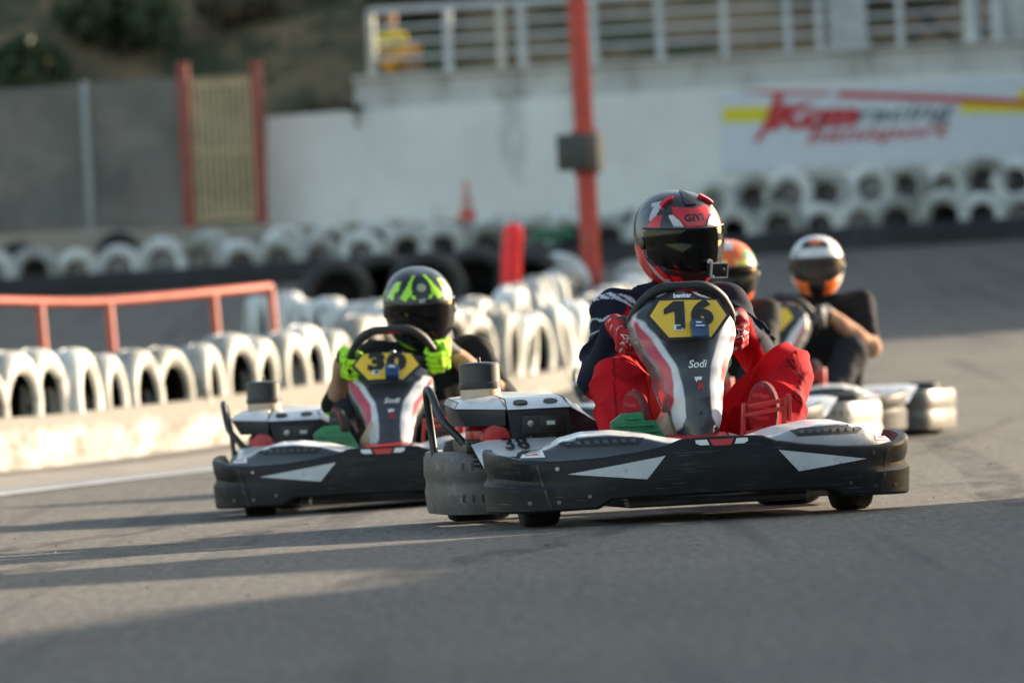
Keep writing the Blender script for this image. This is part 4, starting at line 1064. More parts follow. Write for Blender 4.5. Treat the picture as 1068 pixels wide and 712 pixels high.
def rubber_mat():
    m, nt, b = new_mat('rubber_streak'); out = nt.nodes['Material Output']; co = texco(nt)
    b.inputs['Base Color'].default_value = (.014, .014, .015, 1); b.inputs['Roughness'].default_value = .7
    t = nt.nodes.new('ShaderNodeBsdfTransparent'); mx = nt.nodes.new('ShaderNodeMixShader')
    mm = nt.nodes.new('ShaderNodeMath'); mm.operation = 'MULTIPLY'; mm.inputs[1].default_value = .5
    nt.links.new(ramp(nt, noise_tex(nt, texco(nt, (3, .5, 1)), 2.5, 5, .6), .38, .72), mm.inputs[0]); nt.links.new(mm.outputs[0], mx.inputs[0])
    nt.links.new(t.outputs[0], mx.inputs[1]); nt.links.new(b.outputs[0], mx.inputs[2]); nt.links.new(mx.outputs[0], out.inputs[0]); return m
M['streak'] = rubber_mat()
for i, (pts, w) in enumerate((([(-2.4, 19.5), (-1.6, 24), (-.9, 30), (-.6, 38)], .16), ([(-1.9, 18), (-1.0, 23.5), (-.3, 30), (.5, 40)], .2), ([(1.6, 21.5), (1.9, 27), (2.2, 35), (2.9, 48)], .2), ([(-.6, 17), (.2, 21), (1.3, 27.5), (3.2, 42)], .18), ([(-1.6, 23), (.3, 24.6), (2.4, 25.6)], .14), ([(-2.6, 25.6), (-1.2, 26.2), (-.1, 26.3)], .12))):
    sp = spline(pts, 24); V = []
    for k, (x, y) in enumerate(sp):
        a, b = sp[max(0, k - 1)], sp[min(len(sp) - 1, k + 1)]; L = math.hypot(b[0] - a[0], b[1] - a[1]); nx, ny = -(b[1] - a[1]) / L, (b[0] - a[0]) / L; e = w * .5 * min(1, k / 8, (len(sp) - 1 - k) / 8 + .02)
        for q in (-1, 1): V.append((x + nx * e * q, y + ny * e * q, gz(x + nx * e * q, y + ny * e * q) + .0035 + .0006 * i))
    tag(link_mesh('rubber_streak', make_mesh('rubber_streak', V, grid_faces(len(sp), 2), [M['streak']], sharp=0)), kind='structure')
rr = random.Random(11); g = G()
for k in range(420):
    y = rr.uniform(15, 34); x = rr.uniform(-.085, .085) * y; r = rr.choice((.0012, .0016, .002, .0032)) * rr.uniform(.7, 1.3); z = gz(x, y); a = rr.uniform(0, 6.28); l = r * rr.uniform(1, 3)
    c_, s_ = math.cos(a), math.sin(a); P = [(x + c_ * l, y + s_ * l, z), (x - s_ * r, y + c_ * r, z), (x - c_ * l, y - s_ * l, z), (x + s_ * r, y - c_ * r, z), (x, y, z + r * 1.3)]
    g.add(P, [(0, 1, 4), (1, 2, 4), (2, 3, 4), (3, 0, 4)], 0 if rr.random() < .6 else 1)
tag(g.build('rubber_crumbs', [M['rubber'], M['ledge']], sharp=0, fixn=False), kind='stuff')
# ------------------------------------------------------------------ tyres
ORD = ['first', 'second', 'third', 'fourth', 'fifth', 'sixth', 'seventh', 'eighth', 'ninth', 'tenth', 'eleventh', 'twelfth', 'thirteenth', 'fourteenth', 'fifteenth', 'sixteenth', 'seventeenth', 'eighteenth', 'nineteenth', 'twentieth', 'twenty first', 'twenty second', 'twenty third', 'twenty fourth', 'twenty fifth', 'twenty sixth']
def tyre_mesh(name, mo, ri):
    R0, w = .31, .098
    pr = [(ri, -w * .72), (ri + .02, -w * .92), (ri + .06, -w), (R0 - .045, -w * .98), (R0 - .015, -w * .80), (R0 - .003, -w * .45), (R0, -w * .16), (R0 - .007, -w * .13), (R0 - .007, w * .13), (R0, w * .16), (R0 - .003, w * .45), (R0 - .015, w * .80), (R0 - .045, w * .98), (ri + .06, w), (ri + .02, w * .92), (ri, w * .72),
          (ri + .05, w * .62), (R0 - .05, w * .5), (R0 - .035, 0), (R0 - .05, -w * .5), (ri + .05, -w * .62)]
    g = G()
    g.lathe([(.0, 0), (ri + .06, 0)], (0, 0, 0), 'x', 24, 1)  # disc added across the hole, its tone stands in for the shaded depth
    g.lathe(pr, (0, 0, 0), 'x', 48, closed=True, mis=[0] * 15 + [1] * 6)
    return make_mesh(name, g.V, g.F, [mo, M['ti'] if ri > .17 else M['tf']], g.M, sharp=45)
TM = {(k, f): tyre_mesh('tyre', M[k], .155 if f else .19) for k in ('tw', 'tg', 'tb') for f in (0, 1)}
def tyre(p, axis, kind, label, group, sc=1.0, spin=0.0, name='tyre'):
    o = link_mesh(name, TM[(kind, p[1] > 80)]); o.location = p
    q = Vector(axis).normalized(); o.rotation_mode = 'QUATERNION'
    o.rotation_quaternion = q.to_track_quat('X', 'Z') @ Matrix.Rotation(spin, 4, 'X').to_quaternion()
    o.scale = (sc * 1.16, sc, sc)
    return tag(o, label, 'tyre', group)
def block(name, pts, w, z0, z1, mat, label, cat, bev=.03, side=1, rough=.012):
    """long low block along pts (its front face), thickness w to the back (-X side when side=1)"""
    g = G(); V = []; n = len(pts)
    rr = random.Random(len(pts) + int(z1 * 100))
    sec = [(0, 0), (0, .5), (.0, .86), (.03, 1.0), (w - .03, 1.0), (w, .9), (w, 0)]
    for i, (x, y) in enumerate(pts):
        a, b = pts[max(0, i - 1)], pts[min(n - 1, i + 1)]; L = math.hypot(b[0] - a[0], b[1] - a[1]); nx, ny = -(b[1] - a[1]) / L * side, (b[0] - a[0]) / L * side
        gg = gz(x, y)
        for o, t in sec:
            j = rr.uniform(-rough, rough); V.append((x + nx * (o + j), y + ny * (o + j), gg + z0 + (z1 - z0) * t + j * t))
    F = grid_faces(n, len(sec)) + [tuple(range(len(sec))), tuple((n - 1) * len(sec) + k for k in reversed(range(len(sec))))]
    return tag(g.add(V, F).build(name, mat, sharp=45), label, cat)
def linepts(P, step):
    out = []
    for a, b in zip(P, P[1:]):
        n = max(2, int(math.hypot(b[0] - a[0], b[1] - a[1]) / step))
        out += [(a[0] + (b[0] - a[0]) * k / n, a[1] + (b[1] - a[1]) * k / n) for k in range(n)]
    return out + [P[-1]]
def row(P, n, zc, label, group, kinds='w', jit=.03, tilt=.04, turn=1, s0=1.0, dz=None, start=0.0, first=0):
    """n tyres standing along polyline P, faces across the line"""
    seg = [math.hypot(b[0] - a[0], b[1] - a[1]) for a, b in zip(P, P[1:])]; T = sum(seg); rr = random.Random(n * 13 + int(T * 10)); out = []
    for i in range(n):
        d = T * (i + .5) / n + start; k = 0
        while k < len(seg) - 1 and d > seg[k]: d -= seg[k]; k += 1
        a, b = P[k], P[k + 1]; t = d / seg[k]; x, y = a[0] + (b[0] - a[0]) * t, a[1] + (b[1] - a[1]) * t
        dx, dy = (b[0] - a[0]) / seg[k], (b[1] - a[1]) / seg[k]; ax = (dy * turn, -dx * turn, rr.uniform(-tilt, tilt)); yw = rr.uniform(-jit, jit) * 3
        ax = (ax[0] + ax[1] * yw, ax[1] - ax[0] * yw, ax[2]); sc = s0 * (1 + rr.uniform(-jit, jit) * 1.6)
        kk = 't' + kinds[i % len(kinds)]
        p = Vector((x + rr.uniform(-jit, jit), y, gz(x, y) + zc * sc / s0 + (dz(i) if dz else 0)))
        out.append(tyre(p, ax, kk, label(i), group, sc, rr.uniform(0, 6)))
    return out
# near barrier, left: whitewashed base with tyres set into it, then round the bend to the right
PA = [ext(A0, A1, -.6), A1, (-.55, 48.6), (-.20, 49.4)]
PC = [(-.20, 49.4), (.28, 51.2), (1.05, 56.0), (1.50, 67.0)]
def off(P, d): return [(x - d, y) for x, y in P]
block('barrier_base', linepts(PC, .45), .42, -.05, .17, M['block'], 'low dirty base under the white tyres between the two front drivers', 'barrier')
block('concrete_barrier', linepts(PA, .45), .42, 0, .31, M['block'], 'long scuffed whitewashed barrier base holding the near tyres, left of the karts', 'barrier', rough=.004)
b0 = ext(A0, A1, -.12)
row(off([b0, A1], .2), 14, .335, lambda i: f'white tyre in the whitewashed barrier at left, {ORD[i]} from the left' + (', blackened at its rim' if i == 4 else ''), 'white tyres of the near left barrier', 'wwwwgwwwwwwwgw', jit=.04, s0=1.12, tilt=.10)
row(off([A1, (-.55, 48.6), (-.20, 49.4)], .2), 5, .37, lambda i: f'white tyre in the barrier bend behind the neon gloved driver, {ORD[i]} from left', 'white tyres in the barrier bend', 'ww', jit=.04, s0=1.12, tilt=.1)
row(off(PC, .2), 26, .31, lambda i: f'white tyre of the barrier between the two front drivers, {ORD[i]} from the near end', 'white tyres of the barrier between the drivers', 'wwgw', jit=.06, s0=1.06, tilt=.18)
row(off(PC, .85), 23, .40, lambda i: f'white tyre in the rear rank between the two front drivers, {ORD[i]} from near end', 'white tyres in the rear rank of that barrier', 'gww', jit=.07, s0=1.0, tilt=.2)
# the arm of that barrier going back to the left, in shade
def PX(px, Y): return (W(px, 340, Y).x, Y)
PB = [PX(262, 59), PX(330, 55), PX(400, 51)]
block('barrier_base', linepts(PB, .5), .4, 0, .30, M['block'], 'shaded whitewashed base of the back arm of the near barrier', 'barrier', side=-1)
row(PB, 9, .42, lambda i: f'grey tyre of the back arm beside the orange railing, {ORD[i]} from the left', 'grey tyres of the back arm', 'gg', turn=-1, s0=1.08)
# dark tyres in the middle
for i, (px, Y, sc, k) in enumerate(((352, 66, 1.25, 'tb'), (400, 66.5, 1.3, 'tb'), (448, 66, 1.3, 'tb'), (498, 66.4, 1.32, 'tb'), (556, 66.2, 1.2, 'tb'), (585, 67.0, 1.1, 'tg'))):
    x = PX(px, Y)[0]; tyre((x, Y, gz(x, Y) + .31 * sc + (.08 if i < 4 else .1)), (.25 - .08 * i, -1, .05), k, f'big {"black" if k == "tb" else "grey"} tyre standing beyond the near barrier, {ORD[i]} from the left in its row', 'big dark tyres in mid track', sc)
# far rows
Yf = 88.0
def far(px): return PX(px, Yf)
PF = [far(-25), far(1095)]
nf = 26
row(PF, nf, .30, lambda i: f'far white tyre in the front row below the wall, {ORD[i]} from the left edge', 'white tyres of the far front row', 'gwgggwg', jit=.055, tilt=.15, s0=1.08, dz=lambda i: .02)
PU = [(far(735)[0], Yf + .62), (far(1095)[0], Yf + .62)]
row(PU, 9, .31, lambda i: f'far white tyre in the raised second row under the banner, {ORD[i]} from the left', 'white tyres of the far upper row', 'gw', jit=.055, tilt=.15, s0=1.06, dz=lambda i: .40 + .02 * (i % 2))
for i, px in enumerate((20, 125, 222, 300, 348, 395, 440, 520, 600, 660)):
    x = far(px)[0]; k = 'tb' if i in (0, 1) else 'tg'
    tyre((x, Yf + .58, gz(x, Yf) + .46 + (.06 if i in (1,) else 0)), (.1, -1, .05), k, f'far {"black" if k == "tb" else "grey"} tyre peeping over the front row, {ORD[i]} of these from the left', 'tyres peeping behind the far front row')
pts = linepts([(far(-40)[0], Yf - .42), (far(1110)[0], Yf - .42)], 1.0)
block('rubber_belt', pts, .06, 0, .29, M['belt'], 'long black rubber belt strip along the foot of the far tyres', 'barrier', rough=.012)
# concrete ledge under the wall and fence
Yl = 89.2; xs = np.linspace(far(-60)[0], far(1130)[0], 40); V = []
for x in xs:
    t = (x - xs[0]) / (xs[-1] - xs[0]); zt = gz(x, Yl) + .86 - .42 * t + .02 * math.sin(x * 3.1)
    V += [(x, Yl, gz(x, Yl) - .1), (x, Yl + .01, zt - .02), (x, Yl + .04, zt), (x, Yl + 7, zt + .1)]
tag(link_mesh('concrete_ledge', make_mesh('concrete_ledge', V, grid_faces(len(xs), 4), [M['ledge']], sharp=40)), kind='structure')

# ------------------------------------------------------------------ orange railing at the left
rl = empty('railing', (PX(140, 51)[0], 51, gz(-3, 51))); tag(rl, 'orange red tube railing behind the near white tyres', 'railing')
def abs_child(o, root):      # geometry given in world space
    o.matrix_parent_inverse = Matrix.Translation(-root.location); return o
tp = [W(-30, 313, 49.5), W(41, 315, 50), W(113, 314.5, 50.5), W(222, 305, 51.3), W(282, 299, 51.8)]
abs_child(G().tube(spline([tuple(p) for p in tp], 4), .036, 10).build('top_rail', M['orange'], rl), rl)
for p in tp[1:]:
    lean = .04; abs_child(G().tube([(p.x + lean, p.y, gz(p.x, p.y) - .05), (p.x, p.y, p.z - .01)], .034, 10).build('post', M['orange'], rl), rl)

# red foam post, red pole with box
p = W(534, 300, 62); x, Y = p.x, 62
g = G(); ps = spline([(x - .02, Y, gz(x, Y)), (x - .01, Y, gz(x, Y) + .45), (x + .01, Y, gz(x, Y) + .85), (x + .04, Y, gz(x, Y) + 1.10)], 6)
g.tube(ps, .096, 20); tip = ps[-1]; g.lathe([(.096, -.02), (.093, .025), (.075, .06), (.04, .083), (.01, .09)], tip, 'z', 20)
tag(g.build('foam_post', M['foamred'], sharp=50), 'bright red rounded foam post standing among the tyres', 'post')
Y = 67; b = W(617, 285, Y); t = W(595, -120, Y); g0 = gz(b.x, Y)
pl = empty('pole', (b.x, Y, g0)); tag(pl, 'tall red painted pole with a grey box, reaching out of the picture', 'pole')
bt = Vector((b.x + (b.x - t.x) / (t.z - b.z) * (b.z - g0), Y, g0))
abs_child(G().tube([bt, t], .10, 18).build('shaft', M['redpole'], pl), pl)
c = W(604, 159, Y); g = G(); rr = Matrix.Rotation(R(-24), 3, 'Z'); g.box((c.x - .02, Y - .16, c.z), (.35, .24, .36), 0, rr); bx = g.build('box', M['box'], pl, bevel=.015); abs_child(bx, pl)
g = G(); g.box((c.x + .17, Y - .04, c.z), (.09, .24, .38), 0, rr); abs_child(g.build('box_side', M['boxpale'], pl, bevel=.01), pl)
abs_child(G().box((b.x + .0, Y - .0, c.z - .2), (.26, .26, .04)).box((b.x, Y, c.z + .2), (.26, .26, .04)).build('bracket', M['redpole'], pl), pl)
# rope round the pole foot
p0 = W(612, 262, Y); p1 = W(636, 250, Y - .1)
# ------------------------------------------------------------------ far wall, banner, railing
Yw = 92.0
def poly_wall(pts, Y, th, name, mat, parent=None):
    P = [W(a, b, Y) for a, b in pts]; return G().prism([(p.x, p.z) for p in P], Y, Y + th).build(name, mat, parent)
lw = poly_wall([(278, 240), (278, 122), (320, 119), (372, 115), (560, 103), (800, 89), (1120, 71), (1120, 235)], Yw, .3, 'wall', M['wall'])
tag(lw, 'long whitewashed wall behind the far tyres', 'wall')
up = poly_wall([(370, 130), (370, 81), (1120, 39), (1120, 90)], Yw + .10, .55, 'parapet', M['parapet']); tag(up, 'weathered white parapet on top of the long wall', 'wall')
g = G(); P = [W(a, b, Yw + .05) for a, b in ((367, 84), (367, 80), (1125, 37), (1125, 41))]; g.prism([(p.x, p.z) for p in P], Yw + .02, Yw + .7); cpg = g.build('coping', M['parapet'], up, bevel=.01)
# banner
Yb = Yw - .03
def ban(pts, mi, g, o): P = [W(a, b, Yb) for a, b in pts]; g.prism([(p.x, p.z) for p in P], Yb - o, Yb - o + .006, mi)
bn = empty('banner', (W(900, 180, Yb).x, Yb, W(900, 180, Yb).z)); tag(bn, 'white racing banner with red lettering and yellow stripe on the wall', 'banner')
g = G(); ban([(752, 180), (752, 97), (1110, 77), (1110, 165)], 0, g, .01); abs_child(g.build('sheet', M['banner'], bn), bn)
g = G(); ban([(753, 128), (754, 112), (812, 111), (806, 127)], 0, g, .016); abs_child(g.build('yellow_stripe', M['byellow'], bn), bn); g = G(); ban([(1000, 118), (1003, 106), (1110, 107), (1110, 118)], 0, g, .016); ban([(1060, 108), (1064, 92), (1110, 88), (1110, 112)], 0, g, .013); abs_child(g.build('yellow_stripe', M['byellow'], bn), bn)
g = G(); ban([(768, 97), (800, 95), (868, 96), (862, 99.5), (800, 98.5)], 0, g, .02); ban([(870, 101.5), (876, 95), (1000, 100), (1110, 107), (1110, 113), (1000, 107)], 0, g, .02)
ban([(809, 96), (819, 96), (800, 136), (792, 148), (786, 148), (796, 130)], 0, g, .023); abs_child(g.build('red_stripe', M['bred'], bn), bn)
def ban_text(s, px, py, hgt, wid, mat, bold, shear, o=.026, name='lettering'):
    v2, f2 = text_geo(s, 1.0, bold, shear); xs_ = [v[0] for v in v2]; ys_ = [v[1] for v in v2]; sx = wid / (max(xs_) - min(xs_)); sy = hgt / (max(ys_) - min(ys_))
    V = []
    for a, b_, _ in v2:
        q = W(px + a * sx, py - b_ * sy - a * sx * .045, Yb); V.append((q.x, Yb - o, q.z))
    abs_child(G().add(V, f2).build(name, mat, bn, fixn=False), bn)
ban_text('Kcm', 846, 122, 27, 96, M['bred'], .07, .35)
ban_text('racing', 940, 118, 22, 104, M['bdark'], .01, .3)
ban_text('benisport', 912, 139, 20, 150, M['bred'], .012, .35)
# white railing
def top_of_parapet(px): return 81 - (px - 370) * .056
rg = empty('railing', (W(600, 60, Yw + .4).x, Yw + .4, W(600, 68, Yw + .4).z)); tag(rg, 'white four bar metal railing on the parapet', 'railing')
Yr = Yw + .38
for k, dy in enumerate((68, 50, 34, 18)):
    a, b_ = W(384, top_of_parapet(384) - dy, Yr), W(864, top_of_parapet(864) - dy, Yr)
    abs_child(G().tube([a, b_], .046 if k == 0 else .022, 8).build('bar', M['rail'], rg), rg)
for i, px in enumerate((389, 469, 524, 546, 621, 690, 757, 823, 856)):
    a, b_ = W(px, top_of_parapet(px) + 4, Yr - .01), W(px - 3, top_of_parapet(px) - 68, Yr - .01)
    abs_child(G().tube([a, b_], .056 if px < 700 else .046, 8).build('post', M['railcream'] if i in (0, 2) else M['rail'], rg), rg)
rg2 = empty('railing', (W(1000, 40, Yw + .4).x, Yw + .4, W(1000, 44, Yw + .4).z)); tag(rg2, 'right end of the white railing, beyond the thick white column', 'railing')
for dy in (52, 34, 18):
    a, b_ = W(900, top_of_parapet(900) - dy, Yr), W(1110, top_of_parapet(1110) - dy, Yr); abs_child(G().tube([a, b_], .022, 8).build('bar', M['rail'], rg2), rg2)
for px in (940, 1015, 1043):
    a, b_ = W(px, top_of_parapet(px) + 4, Yr - .01), W(px - 3, top_of_parapet(px) - 80, Yr - .01); abs_child(G().tube([a, b_], .12 if px > 1000 else .05, 8).build('post', M['rail'], rg2), rg2)
a = W(886, 49, Yw + .62); g = G(); g.box((a.x, Yw + .85, a.z + .9), (.50, .4, 2.2)); g.box((a.x, Yw + .85, a.z + .02), (.58, .46, .12)); tag(g.build('column', M['rail'], bevel=.02), 'thick white column on the parapet right of the railing', 'column')
a = W(1085, 45, Yw + 2.5); g = G(); g.box((a.x + .8, Yw + 3.4, a.z + .6), (2.6, .3, 2.6)); g.box((a.x + .8, Yw + 3.4, a.z + 1.92), (2.8, .5, .12)); tag(g.build('shed_wall', M['parapet'], bevel=.02), 'pale rendered wall behind the railing at the far right', 'wall')
# folding chair behind the railing
a = W(972, 44, Yw + 1.3); ch = empty('folding_chair', (a.x, Yw + 1.3, a.z)); tag(ch, 'black folding chair with splayed legs behind the railing', 'chair')
for s in (-.22, .22):
    G().tube([(-.32, s, 0), (.22, s, .52), (.30, s, .92)], .022, 8).build('frame', M['black'], ch); G().tube([(.34, s, 0), (-.26, s, .48)], .022, 8).build('leg', M['black'], ch)
G().box((-.02, 0, .47), (.46, .44, .04)).build('seat', M['black'], ch, bevel=.01); G().box((.28, 0, .78), (.04, .44, .24)).build('backrest', M['black'], ch, bevel=.01)
# person in yellow sitting behind the railing
a = W(410, 79, Yw + 1.0)
s = SDF(); K = Vector((a.x, Yw + 1.0, a.z + .02))
s.ell((0, .02, .14), (.15, .14, .13), 'leg'); s.cone((0, .02, .18), (.0, .0, .46), .125, .14, 'top', .06); s.cone((-.13, 0, .52), (.13, 0, .52), .06, .06, 'top', .05); s.cone((0, 0, .55), (0, -.01, .66), .05, .045, 'skin', .03)
s.ell((0, -.02, .76), (.08, .095, .115), 'skin', .02); s.cone((0, -.11, .76), (0, -.12, .735), .01, .014, 'skin', .01); s.ell((0, .015, .80), (.09, .10, .10), 'hair', .01)
s.cone((.06, 0, .14), (.34, -.18, .30), .085, .07, 'leg'); s.cone((.34, -.18, .30), (.36, -.20, .02), .065, .045, 'skin', .02); s.cone((-.06, 0, .14), (.22, -.26, .28), .085, .07, 'leg'); s.cone((.22, -.26, .28), (.24, -.28, .02), .065, .045, 'skin', .02)
s.cone((.16, 0, .51), (.24, -.06, .34), .055, .045, 'top'); s.cone((.24, -.06, .34), (.30, -.2, .38), .04, .034, 'skin', .02); s.cone((-.16, 0, .51), (-.19, -.08, .32), .055, .045, 'top'); s.cone((-.19, -.08, .32), (.05, -.2, .32), .04, .034, 'skin', .02)
for k in range(4): s.cone((.30 + k * .004, -.2, .385 - k * .016), (.36, -.225, .38 - k * .018), .010, .008, 'skin', .006)
def col_y(V, C, keys):
    D = {'leg': (.7, .34, .06), 'top': (.62, .48, .06), 'skin': (.40, .24, .17), 'hair': (.09, .05, .03)}; return np.array([D[k] for k in keys])[C]
pp = sdf_obj('person', s, .02, col_y, M['cloth']); pp.location = K; tag(pp, 'person in yellow shirt and orange shorts crouching behind the railing end', 'person')
# traffic cone on the ledge
a = W(487, 222, Yl + .5); cn = empty('traffic_cone', (a.x, Yl + .5, gz(a.x, Yl) + .66)); tag(cn, 'small red and white traffic cone standing before the white wall', 'traffic cone')
G().lathe([(.115, .02), (.02, .52), (.012, .53)], n=20).build('cone', plain('cone_red', (.6, .08, .04), .5), cn)
for z in (.16, .32): G().lathe([(.116 - (z - .02) * .19 + .003, z), (.116 - (z + .07 - .02) * .19 + .003, z + .07)], n=20).build('white_band', M['rail'], cn)
G().box((0, 0, .012), (.3, .3, .024)).build('base', M['redpole'], cn, bevel=.005)
# green painted plank on the far belt
a = W(577, 244, Yf - .5); g = G(); g.box((a.x, Yf - .48, a.z), (.56, .04, .15)); g.box((a.x, Yf - .45, a.z - .12), (.06, .03, .25)); tag(g.build('green_board', plain('green_board', (.015, .13, .075), .5), bevel=.01), 'dark green board in front of the far tyres left of the red pole', 'board')
# dark red board under the big dark tyres
p0, p1 = W(362, 323, 64.5), W(534, 318, 64.5); g = G(); g.prism([(p0.x, p0.z - .07), (p1.x, p1.z - .10), (p1.x, p1.z + .05), (p0.x, p0.z + .04)], 64.45, 64.53)
for q in (p0, p1, (p0 + p1) / 2): g.box((q.x, 64.56, (gz(q.x, 64.5) + q.z - .03) / 2), (.06, .05, q.z - .03 - gz(q.x, 64.5) + .1))
tag(g.build('red_board', plain('dark_red_board', (.22, .018, .018), .6, var=.3), bevel=.008), 'low dark red board in front of the big black tyres', 'board')

# ------------------------------------------------------------------ fence and gate, left
Yn = 91.5
def base_z(x): t = (x - xs[0]) / (xs[-1] - xs[0]); return gz(x, Yl) + .86 - .42 * t + .04
fx0, fx1 = W(-50, 150, Yn).x, W(194, 150, Yn).x
fn = empty('slat_fence', ((fx0 + fx1) / 2, Yn, base_z((fx0 + fx1) / 2))); tag(fn, 'grey close slatted metal fence left of the yellow gate', 'fence')
g = G(); x = fx0; i = 0
def ft(x): return W(0, 92, Yn).z + (x - W(0, 92, Yn).x) / (W(194, 78, Yn).x - W(0, 92, Yn).x) * (W(194, 78, Yn).z - W(0, 92, Yn).z)
while x < fx1: g.box((x, Yn, (base_z(x) + ft(x)) / 2), (.048, .012, ft(x) - base_z(x) - .04)); x += .066
for q in (.1, .5, .9): g.tube([(fx0, Yn + .02, base_z(fx0) + (ft(fx0) - base_z(fx0)) * q), (fx1, Yn + .02, base_z(fx1) + (ft(fx1) - base_z(fx1)) * q)], .018, 6)
abs_child(g.build('slat_panel', M['fence'], fn), fn)
for px in (-42, 91): x = W(px, 150, Yn).x; abs_child(G().box((x, Yn - .03, (base_z(x) + ft(x)) / 2), (.09, .06, ft(x) - base_z(x))).build('post', M['galv'], fn, bevel=.008), fn)
ga0, ga1 = W(197, 212, Yn).x, W(273, 208, Yn).x; bz = base_z(ga0)
gt = empty('gate', ((ga0 + ga1) / 2, Yn, bz)); tag(gt, 'yellow slatted gate between two rust red posts', 'gate')
for x, px, tpy in ((ga0, 195, 69), (ga1, 275, 67)):
    zt = W(px, tpy, Yn).z; abs_child(G().box((x, Yn, (bz - .05 + zt) / 2), (.15, .15, zt - bz + .1)).box((x, Yn, zt + .02), (.18, .18, .05)).build('post', M['brick'], gt, bevel=.012), gt)
g = G(); x = ga0 + .10; zt = W(235, 79, Yn).z
while x < ga1 - .09: g.box((x, Yn, (bz + zt) / 2 + .03), (.046, .02, zt - bz - .08)); x += .088
for q in (.06, .5, .95): g.box(((ga0 + ga1) / 2, Yn + .02, bz + (zt - bz) * q), (ga1 - ga0 - .15, .015, .05))
abs_child(g.build('slat_panel', M['gateyellow'], gt), gt)

# ------------------------------------------------------------------ hillside behind, and added shade casters at the right
def hill_h(x, y):
    r = max(0.0, y - 96.0); h = 1.9 + min(r, 54) * .49 + 1.2 * noise.noise(Vector((x * .12, y * .12, 0))) * min(1, r / 4) + .35 * noise.noise(Vector((x * .5, y * .5, 3))) * min(1, r / 3)
    return h + 1.6 * noise.noise(Vector((x * .04, 7, 0))) * min(1, r / 20)
xs2 = np.linspace(-55, 75, 131); ys2 = np.concatenate([np.linspace(95.5, 122, 54), np.linspace(123, 175, 27)])
V = [(x, y, hill_h(x, y)) for x in xs2 for y in ys2]
tag(link_mesh('hillside', make_mesh('hillside', V, grid_faces(len(xs2), len(ys2)), [M['hill']], sharp=0)), kind='structure')
# bank added out of view at the right, notched to shade the near track
V = []; ys_ = np.linspace(-12, 25.5, 188); ts = np.linspace(-2.2, 4.0, 26)
for y in ys_:
    crest = min(2.75 + .25 * noise.noise(Vector((1, y * .5, 0))), 1.96 + (.21 * max(0, y - 22.1) if y > 22.1 else .15 * (22.1 - y))) + .05 * noise.noise(Vector((4, y * 2.2, 0)))
    if 22.8 < y: crest = max(crest, 2.6 * min(1, (y - 22.8) / .8))
    e = min(1, max(0, (25.3 - y) / 1.0)); crest *= e * e * (3 - 2 * e)
    for t in ts:
        x = 6.0 + t; h = crest * max(0, math.cos(max(-1, min(1, t / (2.2 if t < 0 else 4.0))) * math.pi / 2)) ** .8
        V.append((x, y, gz(x, y) - .06 + h + .08 * noise.noise(Vector((x * 1.3, y * 1.3, 2))) * min(1, h)))
tag(link_mesh('shade_bank', make_mesh('shade_bank', V, grid_faces(len(ys_), len(ts)), [M['hill']], sharp=0)), kind='structure')
# unseen spur added at the right to keep the far track in shade
V = []; ys_ = np.linspace(68.5, 125, 80); ts = np.linspace(-3.5, 16, 34)
for y in ys_:
    e = min(1, max(0, (y - 68.5) / 4.0)); crest = (8.2 + 1.2 * noise.noise(Vector((2, y * .2, 0))) + .5 * noise.noise(Vector((2, y * .9, 5)))) * e * e * (3 - 2 * e)
    for t in ts:
        x = 13.5 + .05 * (y - 66) + t; h = crest * max(0, math.cos(max(-1, min(1, t / (3.5 if t < 0 else 16.0))) * math.pi / 2)) ** .7
        V.append((x, y, gz(x, y) - .06 + h + .3 * noise.noise(Vector((x * .8, y * .8, 2))) * min(1, h)))
tag(link_mesh('shade_spur', make_mesh('shade_spur', V, grid_faces(len(ys_), len(ts)), [M['hill']], sharp=0)), kind='structure')
def bush(name, c, r, nleaf, mat, label, cat='shrub', group='shrubs on the hillside', size=.10, seed=1):
    rr = random.Random(seed); rt = empty(name, c); tag(rt, label, cat, group)
    g = G(); cl = []
    for k in range(9):
        a = rr.uniform(0, 6.28); e = rr.uniform(.15, 1.2); d = Vector((math.cos(a) * math.cos(e) * r[0], math.sin(a) * math.cos(e) * r[1], r[2] * (.55 + .75 * math.sin(e)))) * rr.uniform(.55, .85); cl.append(d)
    st = G()
    for d in cl: st.tube([(0, 0, -.2), tuple(d * .5 + Vector((rr.uniform(-.1, .1), rr.uniform(-.1, .1), 0))), tuple(d)], [.03 * r[2], .018 * r[2], .006 * r[2]], 5)
    st.build('trunk', M['bark'], rt)
    for i in range(nleaf):
        d = rr.choice(cl); v = Vector((rr.gauss(0, 1), rr.gauss(0, 1), rr.gauss(0, 1))); v.normalize(); v *= rr.uniform(.3, 1) ** .5
        p = d + Vector((v.x * r[0], v.y * r[1], v.z * r[2])) * .42
        if p.z < -.15: continue
        n = Vector((rr.gauss(0, 1), rr.gauss(0, 1), rr.gauss(.5, 1))).normalized(); t = n.orthogonal().normalized(); b = n.cross(t); sz = size * rr.uniform(.6, 1.4)
        g.add([p - t * sz, p - b * sz * .45, p + t * sz, p + b * sz * .45], [(0, 1, 2, 3)])
    g.build('crown', mat, rt, sharp=0, fixn=False); return rt
